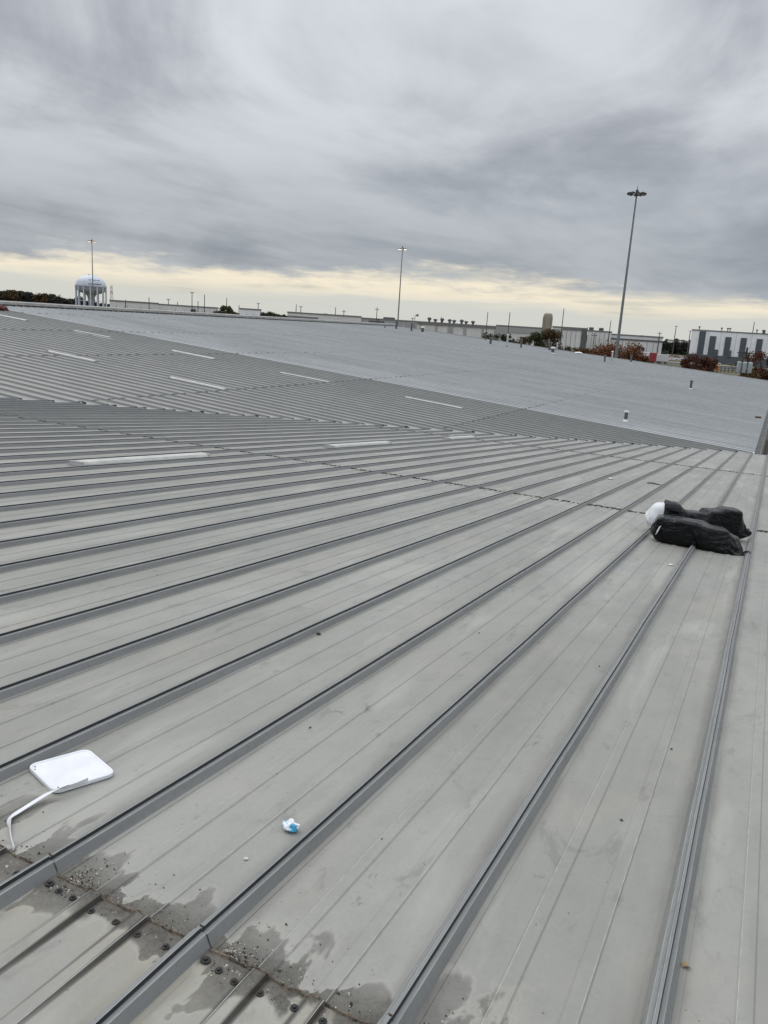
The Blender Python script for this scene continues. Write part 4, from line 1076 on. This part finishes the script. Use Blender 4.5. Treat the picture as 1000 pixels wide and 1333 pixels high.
# behind-ridge buildings
root, k, x0 = building(143, 205, 430, 13.4, 40, W_lt, 'pale low warehouse right of the water tower, behind the ridge')
joints(root, [x0 + q * k for q in (8, 18, 22, 40, 52)], 11.5, W_md)
for a, b_ in ((32, 36), (38, 45)):
    mb = MB(); mb.box((x0 + a * k, -.3, 9.4), (x0 + b_ * k, -.004, 10.6)); mb.obj('window', M_glass, root)
root, k, x0 = building(205, 284, 470, 13.2, 40, W_lt, 'long pale warehouse behind the ridge left of the olive trees')
joints(root, [x0 + q * k for q in (10, 22, 34, 46, 58, 70)], 11.5, W_md)
for a in (40, 5):
    mb = MB(); mb.box((x0 + a * k, -.3, 9.0), (x0 + (a + 9) * k, -.004, 10.3)); mb.obj('window', M_glass, root)
root, k, x0 = building(312, 340, 450, 13.6, 30, W_wh, 'white low building between the two tree clumps behind the ridge')
joints(root, [x0 + q * k for q in (9, 18)], 11.6, W_md)
root, k, x0 = building(374, 470, 440, 13.3, 40, W_lt, 'low grey warehouse behind the ridge left of the middle mast')
pil(root, x0, x0 + 40 * k, 9.8, 11.9, W_roof, 'fascia'); joints(root, [x0 + q * k for q in (45, 60, 75, 88)], 11.5, W_lt)
root, k, x0 = building(470, 545, 480, 12.8, 40, W_md, 'low grey-brown warehouse behind the foot of the middle mast')
pil(root, x0 + 10 * k, x0 + 30 * k, 11, 12.1, W_dk, 'fascia'); joints(root, [x0 + q * k for q in (34, 45, 56, 66)], 11.5, W_lt)
mb = MB(); mb.bbox((-4, 6, 12.9), (3, 12, 14.6), .3); mb.obj('roof_unit', W_dk, root)
# beige tower with a rounded top
p = polar(az_of(711.5), 600); root = empty('tower', p, R(18), label='beige tower with a rounded top standing behind the warehouses', cat='tower')
w = 3.1
def sq(z, q, c=.9): return [(q, -q + c, z), (q, q - c, z), (q - c, q, z), (-q + c, q, z), (-q, q - c, z), (-q, -q + c, z), (-q + c, -q, z), (q - c, -q, z)]
mb = MB(); mb.rings([sq(0, w), sq(22.6, w), sq(23.9, w * .97, .85), sq(24.7, w * .84, .7), sq(25.1, w * .5, .4)]); mb.obj('shaft', W_tan, root)
for a in range(4):
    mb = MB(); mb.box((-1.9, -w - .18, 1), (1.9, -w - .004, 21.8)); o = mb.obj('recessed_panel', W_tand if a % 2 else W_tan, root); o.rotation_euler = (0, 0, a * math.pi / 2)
    for s_ in (-1, 1):
        mb = MB(); mb.box((s_ * 2.15 - .16, -w - .25, .5), (s_ * 2.15 + .16, -w - .005, 22.3)); o = mb.obj('corner_strip', W_tand, root); o.rotation_euler = (0, 0, a * math.pi / 2)
# white warehouse with slate strips
root, k, x0 = building(899, 1080, 518, 18.2, 80, W_wh, 'big white warehouse with tall slate-grey window strips at right')
pil(root, x0, x0 + 181 * k, 0, 4.6, W_base, 'base_band', .3)
for i, (a, b_, zt) in enumerate(((909.5, 918, 18.0), (924, 932.4, 15.6), (944.4, 952.2, 15.6), (964.4, 972.2, 15.6), (984.8, 992.6, 15.6), (1005, 1013, 15.6), (1025, 1033, 15.6), (1046, 1054, 15.6))):
    f = pil(root, x0 + (a - 899) * k, x0 + (b_ - 899) * k, 4.7, zt, W_blue, 'slate_strip', .4)
    for q in range(4):
        mb = MB(); zz = 6 + q * (zt - 7) / 4; mb.box((x0 + (a - 899) * k + .3, -.48, zz), (x0 + (b_ - 899) * k - .3, -.405, zz + .25)); mb.obj('mullion', W_dk, f)
joints(root, [x0 + q * k for q in (22.5, 39, 59, 79, 99, 120, 141)], 18.0, simple('pale_joint', (.6, .61, .62), .8))
for q in (8, 38, 46, 49, 84, 92):
    mb = MB(); mb.lathe([(.25, 18.9), (.25, 20.2), (.6, 20.3), (.6, 20.9)], 8, (x0 + q * k, 8, 0)); mb.obj('roof_vent', W_dk, root)
mb = MB(); mb.bbox((x0 + 91 * k, 10, 18.9), (x0 + 95 * k, 13, 21), .2); mb.obj('roof_unit', W_dk, root)
for a in (33.5, 51, 72):
    mb = MB(); mb.box((x0 + a * k, -.7, 4), (x0 + (a + 5) * k, -.405, 8)); mb.obj('dock_canopy', W_blue, root)
# low roofs beyond
for i, (a, b_, lab) in enumerate(((818, 850, 'distant flat roof beyond the low pale warehouse'), (868, 898, 'distant pale shed behind the dark wood'))):
    building(a, b_, 900 + 60 * i, 11.2, 30, W_lt if i else W_tand, lab)

# ---- water tower
p = polar(az_of(118.5), 800); wtr = empty('water_tower', p, -R(az_of(118.5)), label='white water tower with ring of legs and dark lettering on its domed tank', cat='water tower')
W_wt = simple('white_tank_paint', (.58, .62, .68), .5, var=.05, scale=.2); W_wtd = simple('tank_grey', (.40, .41, .44), .6, var=.08, scale=.2); W_let = simple('dark_lettering', (.05, .06, .08), .7)
RW = 13.2; ZR = 26.6
mb = MB(); mb.lathe([(RW, ZR), (RW * .985, ZR + 1.6), (RW * .93, ZR + 3.9), (RW * .80, ZR + 6.2), (RW * .58, ZR + 8.2), (RW * .3, ZR + 9.4), (.3, ZR + 9.8)], 40); autosmooth(mb.obj('dome', W_wt, wtr), 50)
mb = MB(); mb.lathe([(RW + .6, ZR - .6), (RW + .6, ZR + .0)], 40); mb.lathe([(RW + .62, ZR + .55), (RW + .62, ZR + .75)], 40, cap=False); mb.obj('balcony', W_wtd, wtr)
mb = MB(); mb.lathe([(RW - .05, ZR - .605), (RW * .97, ZR - 3.2), (RW * .84, ZR - 5.2), (RW * .55, ZR - 6.4), (4.4, ZR - 7.4), (3.2, ZR - 9.6), (2.6, ZR - 13), (2.5, 1.0), (3.4, 0)][::-1], 40); autosmooth(mb.obj('bowl_and_riser', W_wtd, wtr), 40)
mb = MB()
leg_mb = MB(); leg_mb.lathe([(.62, 0), (.62, ZR - .61)], 8); leg_me = leg_mb.mesh('leg', W_wt)
for i in range(14):
    a = 2 * math.pi * (i + .4) / 14; o = link('leg', leg_me, wtr); o.location = ((RW + .05) * math.cos(a), (RW + .05) * math.sin(a), 0)
mb = MB(); N = 28
mb.rings([[((RW + .05 + q1) * math.cos(2 * math.pi * i / N), (RW + .05 + q1) * math.sin(2 * math.pi * i / N), 13.5 + q2) for q1, q2 in ((-.18, -.2), (.18, -.2), (.18, .2), (-.18, .2))] for i in range(N + 1)], cap=False); mb.obj('ring_brace', W_wt, wtr)
mb = MB(); mb.lathe([(.7, ZR + 9.3), (.7, ZR + 10.3), (.2, ZR + 10.8)], 8, (-1.5, 0, 0)); mb.obj('vent_hatch', W_wtd, wtr)
# illegible dark lettering: letter-sized strokes following the dome
mb = MB()
def dome_pt(phi, z, off=.12):
    prof = [(RW, 0), (RW * .985, 1.6), (RW * .93, 3.9), (RW * .80, 6.2), (RW * .58, 8.2)]
    for (r0, z0), (r1, z1) in zip(prof, prof[1:]):
        if z <= z1: r = r0 + (r1 - r0) * (z - z0) / (z1 - z0); break
    r += off; return (r * math.sin(phi), -r * math.cos(phi), ZR + z)
rnd = random.Random(2)
phi = -.16
for i in range(8):
    wl = .085
    for a0, a1, za, zb_ in ([(0, .046, 1.5, 5.6), (.066, .100, 1.5, 5.6), (.046, .066, (4.4, 2.8, 1.5)[i % 3], (5.6, 4.0, 2.7)[i % 3])]):
        vs = [dome_pt(phi + a0, za), dome_pt(phi + a1, za), dome_pt(phi + a1, zb_), dome_pt(phi + a0, zb_)]
        vi = [dome_pt(phi + a0, za, -.05), dome_pt(phi + a1, za, -.05), dome_pt(phi + a1, zb_, -.05), dome_pt(phi + a0, zb_, -.05)]
        mb.add(vs + vi, [(0, 1, 2, 3), (0, 4, 5, 1), (1, 5, 6, 2), (2, 6, 7, 3), (3, 7, 4, 0)])
    phi += .115
mb.obj('lettering', W_let, wtr)
# second small water tower far off
p = polar(az_of(423), 1300); root = empty('water_tank', p, label='tiny distant round water tank on the skyline', cat='water tower')
mb = MB(); mb.lathe([(1.0, 0), (1.0, 10), (2.6, 12.5), (4.6, 14.5), (4.8, 17), (3.2, 18.8), (.3, 19.4)], 16); mb.obj('tank', W_wtd, root)

# ---- high light masts
M_mast = simple('galvanised_mast', (.20, .21, .215), .55, var=.1, scale=1); M_lum = simple('luminaire_body', (.05, .05, .052), .6)
def lamp_mat(name, col, st):
    m, t, b = newmat(name); b.inputs['Base Color'].default_value = (.8, .8, .75, 1); b.inputs['Emission Color'].default_value = (*col, 1); b.inputs['Emission Strength'].default_value = st; return m
M_off = simple('unlit_lens', (.35, .36, .36), .3); M_on = lamp_mat('lit_lens', (1, .96, .85), 3.0); M_onw = lamp_mat('lit_lens_warm', (1, .72, .42), 2.6)
def mast(px, D_, H, lens, label):
    root = empty('light_mast', polar(az_of(px), D_), label=label, cat='light mast', group='high light masts')
    mb = MB(); mb.lathe([(.30, 0), (.28, 1), (.21, H * .5), (.12, H - .4), (.11, H + .4)], 12); autosmooth(mb.obj('mast', M_mast, root))
    mb = MB(); mb.lathe([(.32, H - .4), (.32, H - .2), (.22, H + .15), (.2, H + .45), (.1, H + .6)], 12); mb.tube([(0, 0, H + .6), (0, 0, H + 1.1)], .04); mb.obj('head_frame', M_lum, root)
    N = 24; mb = MB(); mb.rings([[((.95 + q1) * math.cos(2 * math.pi * i / N), (.95 + q1) * math.sin(2 * math.pi * i / N), H - .1 + q2) for q1, q2 in ((-.06, -.06), (.06, -.06), (.06, .06), (-.06, .06))] for i in range(N + 1)], cap=False)
    for i in range(4): a = i * math.pi / 2 + .3; mb.tube([(0, 0, H), (.95 * math.cos(a), .95 * math.sin(a), H - .1)], .04)
    mb.obj('ring', M_lum, root)
    for i in range(10):
        a = 2 * math.pi * i / 10; mb = MB()
        mb.bbox((.98, -.2, -.16), (1.5, .2, .12), .08); f = mb.obj('luminaire', M_lum, root); f.location = (0, 0, H - .05); f.rotation_euler = (0, 0, a)
        mb = MB(); mb.lathe([(.12, -.24), (.18, -.163)], 10, (1.25, 0, 0)); mb.obj('lens', lens, f)
    return root
mast(805.5, 140, 34.2, M_off, 'tall light mast at right, nearest and unlit')
mast(518, 280, 36.0, M_on, 'middle light mast with its lamps lit white')
mast(121, 335, 34.6, M_onw, 'left light mast with glowing warm lamps in front of the water tower')

# ---- small poles along the skyline
M_pole = simple('dark_pole', (.09, .085, .08), .8)
def upole(px, D_, H, label, cross=False, r=.18, lamp=False):
    root = empty('utility_pole' if cross else 'lamp_post', polar(az_of(px), D_), label=label, cat='utility pole' if cross else 'lamp post', group='poles along the skyline')
    mb = MB(); mb.lathe([(r * 1.2, 0), (r * .7, H)], 7); mb.obj('pole', M_pole, root)
    if cross:
        mb = MB(); mb.box((-1.3, -.1, H - 1.2), (1.3, .1, H - .95)); mb.obj('crossarm', M_pole, root)
    if lamp:
        mb = MB(); mb.bbox((-1.1, -.25, H - .1), (1.1, .25, H + .25), .1); mb.obj('lamp_head', M_pole, root)
for i, (px, D_, top, cr) in enumerate(sorted([(662, 210, 16.2, 0), (731, 215, 18.0, 0), (764, 300, 14.5, 0), (633.5, 400, 19.5, 0), (774, 360, 12.8, 1), (793, 430, 19.5, 0), (858, 470, 16.0, 1), (878, 620, 21.5, 2), (897, 640, 19.0, 2), (978, 520, 25.0, 0),
        (193, 420, 16.4, 0), (249, 450, 20.5, 2), (257, 450, 16.5, 0), (265.5, 450, 20.0, 0), (295, 420, 18.5, 0), (311, 480, 16.0, 0), (385, 470, 18.3, 0), (391, 500, 17.5, 2), (436, 460, 18.0, 0), (447, 460, 17.0, 1), (490, 430, 19.0, 1), (537, 520, 15.0, 2), (574, 560, 17.5, 0), (585, 420, 15.2, 0), (163, 430, 14.6, 0), (218, 480, 16.5, 2), (230, 480, 15.5, 0), (336, 520, 18.0, 2)])):
    nm = {0: 'thin bare pole', 1: 'dark pole with crossarm', 2: 'thin lamp post with flat head'}[cr]
    if px < 140: wh = 'left of the water tower'
    elif px < 345: wh = 'right of the water tower'
    elif px < 520: wh = 'left of the middle mast'
    elif px < 655: wh = 'above the long pale warehouse'
    elif px < 800: wh = 'near the beige tower and tall mast'
    else: wh = 'near the white warehouse'
    PC = globals().setdefault('PCOUNT', {}); PC[(nm, wh)] = PC.get((nm, wh), 0) + 1; nth = ['first', 'second', 'third', 'fourth', 'fifth', 'sixth', 'seventh', 'eighth'][PC[(nm, wh)] - 1]
    upole(px, D_, top, '%s %s, %s from left' % (nm, wh, nth), cr == 1, max(.13, D_ * .00055), cr == 2)
# lattice mast
root = empty('radio_mast', polar(az_of(145.5), 700), label='red and white lattice radio mast right of the water tower', cat='radio mast', group=None)
M_rw = [simple('mast_white', (.5, .5, .5), .7), simple('mast_red', (.25, .06, .05), .7)]
for s_ in range(7):
    mb = MB(); z0, z1 = s_ * 3.8, s_ * 3.8 + 3.79; w0, w1 = 1.3 - .12 * s_, 1.3 - .12 * (s_ + 1)
    for a, b_ in ((-1, -1), (1, -1), (1, 1), (-1, 1)): mb.tube([(a * w0, b_ * w0, z0), (a * w1, b_ * w1, z1)], .16, 5)
    mb.tube([(-w0, -w0, z0), (w1, -w1, z1)], .12, 4); mb.tube([(w0, w0, z0), (-w1, w1, z1)], .12, 4)
    mb.obj('lattice_section', M_rw[s_ % 2], root)

# ---- transformers on a pole
root = empty('transformer_pole', polar(az_of(974.5), 130), -R(az_of(974.5)), label='wooden pole carrying three pale grey transformer cans at right', cat='utility pole')
mb = MB(); mb.lathe([(.18, 0), (.14, 11.6)], 9, (.0, .55, 0)); mb.obj('pole', M_bark, root)
mb = MB(); mb.box((-1.25, .30, 9.2), (1.25, .42, 9.36)); mb.box((-1.25, .30, 10.7), (1.25, .42, 10.84)); mb.obj('crossarm', M_bark, root)
M_tr = simple('pale_transformer_paint', (.40, .44, .46), .45, var=.1, scale=2)
for x_ in (-.72, .02, .76):
    mb = MB(); mb.lathe([(.29, 7.95), (.31, 8.0), (.31, 9.30), (.33, 9.32), (.33, 9.40), (.2, 9.52)], 18, (x_, -.04, 0)); f = mb.obj('transformer', M_tr, root); autosmooth(f)
    for q in (-.1, .1):
        mb = MB(); mb.lathe([(.05, 9.48), (.07, 9.6), (.04, 9.68), (.06, 9.76), (.03, 9.84)], 8, (x_ + q, -.04, 0)); mb.obj('bushing', W_dk, f)

# ---- vehicles far off
def car(px, D_, col, label, rz=0, z=0.05):
    root = empty('parked_car', polar(az_of(px), D_) + Vector((0, 0, z)), -R(az_of(px)) + rz, label=label, cat='car', group='cars parked by the warehouses')
    m = simple('car_paint', col, .3, var=.03, spec=.6, coat=.4)
    def sec(x, w, z0, z1): return [(x, -w, z0), (x, w, z0), (x, w * 1.02, (z0 + z1) / 2), (x, w * .9, z1), (x, -w * .9, z1), (x, -w * 1.02, (z0 + z1) / 2)]
    mb = MB(); mb.rings([sec(-2.25, .75, .35, .75), sec(-2.1, .85, .25, .92), sec(-1, .88, .22, .98), sec(.9, .88, .22, .95), sec(1.95, .84, .25, .80), sec(2.25, .7, .35, .62)]); mb.obj('body', m, root)
    mb = MB(); mb.rings([[(-1.75, -.74, .95), (-1.75, .74, .95), (1.0, .74, .95), (1.0, -.74, .95)], [(-1.2, -.6, 1.40), (-1.2, .6, 1.40), (.25, .6, 1.42), (.25, -.6, 1.42)]]); mb.obj('windows', M_glass, root)
    mb = MB(); mb.box((-1.2, -.6, 1.422), (.25, .6, 1.47)); mb.obj('car_roof', m, root)
    for x_ in (-1.4, 1.4):
        for s_ in (-1, 1):
            mb = MB(); mb.tube([(x_, s_ * .92, .33), (x_, s_ * .70, .33)], .33, 12); mb.obj('wheel', M_lum, root)
cars = [(881, 545, (.7, .7, .7), 'white parked car in the lot left of the white warehouse', 0), (888, 548, (.55, .57, .6), 'silver parked car next to the white one in the lot', .1), (895, 552, (.7, .7, .7), 'second white car at the lot edge nearest the white warehouse', 0),
        (872, 590, (.25, .03, .03), 'red parked car at the back of the lot', 0), (884, 600, (.28, .04, .03), 'dark red car behind the silver one in the lot', .2), (893, 605, (.5, .5, .5), 'grey car at the back corner of the lot', 0),
        (938, 495, (.7, .7, .7), 'white car in front of the white warehouse docks', .05), (958, 500, (.05, .05, .06), 'black car in front of the white warehouse docks', 0)]
for c_ in cars: car(*c_)
def trailer(px, D_, L, H, col, label, cat='trailer', rz=0, cab=None):
    root = empty('box_trailer' if not cab else 'box_truck', polar(az_of(px), D_) + Vector((0, 0, .06)), -R(az_of(px)) + rz, label=label, cat=cat)
    m = simple('trailer_paint', col, .5, var=.05)
    mb = MB(); mb.bbox((-L / 2, -1.25, 1.1), (L / 2, 1.25, H), .08); mb.obj('box', m, root)
    mb = MB(); mb.box((-L / 2 + .2, -.5, .8), (L / 2 - .2, .5, 1.095)); mb.obj('chassis', M_lum, root)
    for x_ in (-L / 2 + 1, -L / 2 + 2.1, L / 2 - 1.4):
        for s_ in (-1, 1):
            mb = MB(); mb.tube([(x_, s_ * 1.2, .5), (x_, s_ * .85, .5)], .5, 12); mb.obj('wheel', M_lum, root)
    if cab:
        mb = MB(); mb.bbox((L / 2 + .1, -1.1, .6), (L / 2 + 2.2, 1.1, 2.9), .25); f = mb.obj('cab', simple('cab_paint', cab, .4), root)
        mb = MB(); mb.box((L / 2 + 2.203, -.9, 1.7), (L / 2 + 2.22, .9, 2.5)); mb.obj('windscreen', M_glass, f)
trailer(842, 400, 4.6, 5.6, (.72, .72, .72), 'tall white box trailer right of the rust-brown oaks', 'trailer')
trailer(852, 420, 4.5, 5.2, (.30, .04, .045), 'red box trailer beside the tall white one')
trailer(866, 430, 6.0, 4.6, (.62, .62, .64), 'pale box trailer right of the red one')
trailer(870.5, 235, 4.6, 4.3, (.66, .63, .58), 'cream box truck just past the roof rake', 'truck', cab=(.6, .6, .6))
trailer(894, 232, 3.0, 4.2, (.7, .7, .7), 'white box truck just past the rake, left of the red trees', 'truck', cab=(.6, .6, .6))
trailer(904, 240, 3.6, 4.0, (.62, .48, .40), 'tan box trailer half hidden by the red trees', 'trailer')
trailer(934, 225, 3.6, 3.6, (.7, .7, .7), 'white box trailer below the red trees at right', 'trailer')
car(931, 238, (.6, .6, .6), 'light car under the dark red trees at right', .3)
# field fence and orange drums in front of the white warehouse
root = empty('field_fence', (0, 0, 0), label='dark field fence in front of the white warehouse', cat='fence')
for i in range(24):
    q = polar(az_of(925 + i * 5), 372); mb = MB(); mb.lathe([(.16, 0), (.16, 2.6)], 6, (q.x, q.y, 0)); mb.obj('post', M_pole, root)
for h in (.9, 1.7, 2.5):
    mb = MB(); mb.tube([tuple(polar(az_of(925 + i * 5), 372) + Vector((0, 0, h))) for i in range(24)], .11, 5); mb.obj('rail', M_pole, root)
o = MB(); o.lathe([(.9, 0), (.85, 1.2), (.75, 2.2), (.5, 2.4)], 12); o = o.obj('orange_drum', simple('orange_plastic', (.55, .20, .03), .6)); o.location = polar(az_of(940), 385); tag(o, 'orange drum in the field before the white warehouse', 'drum')
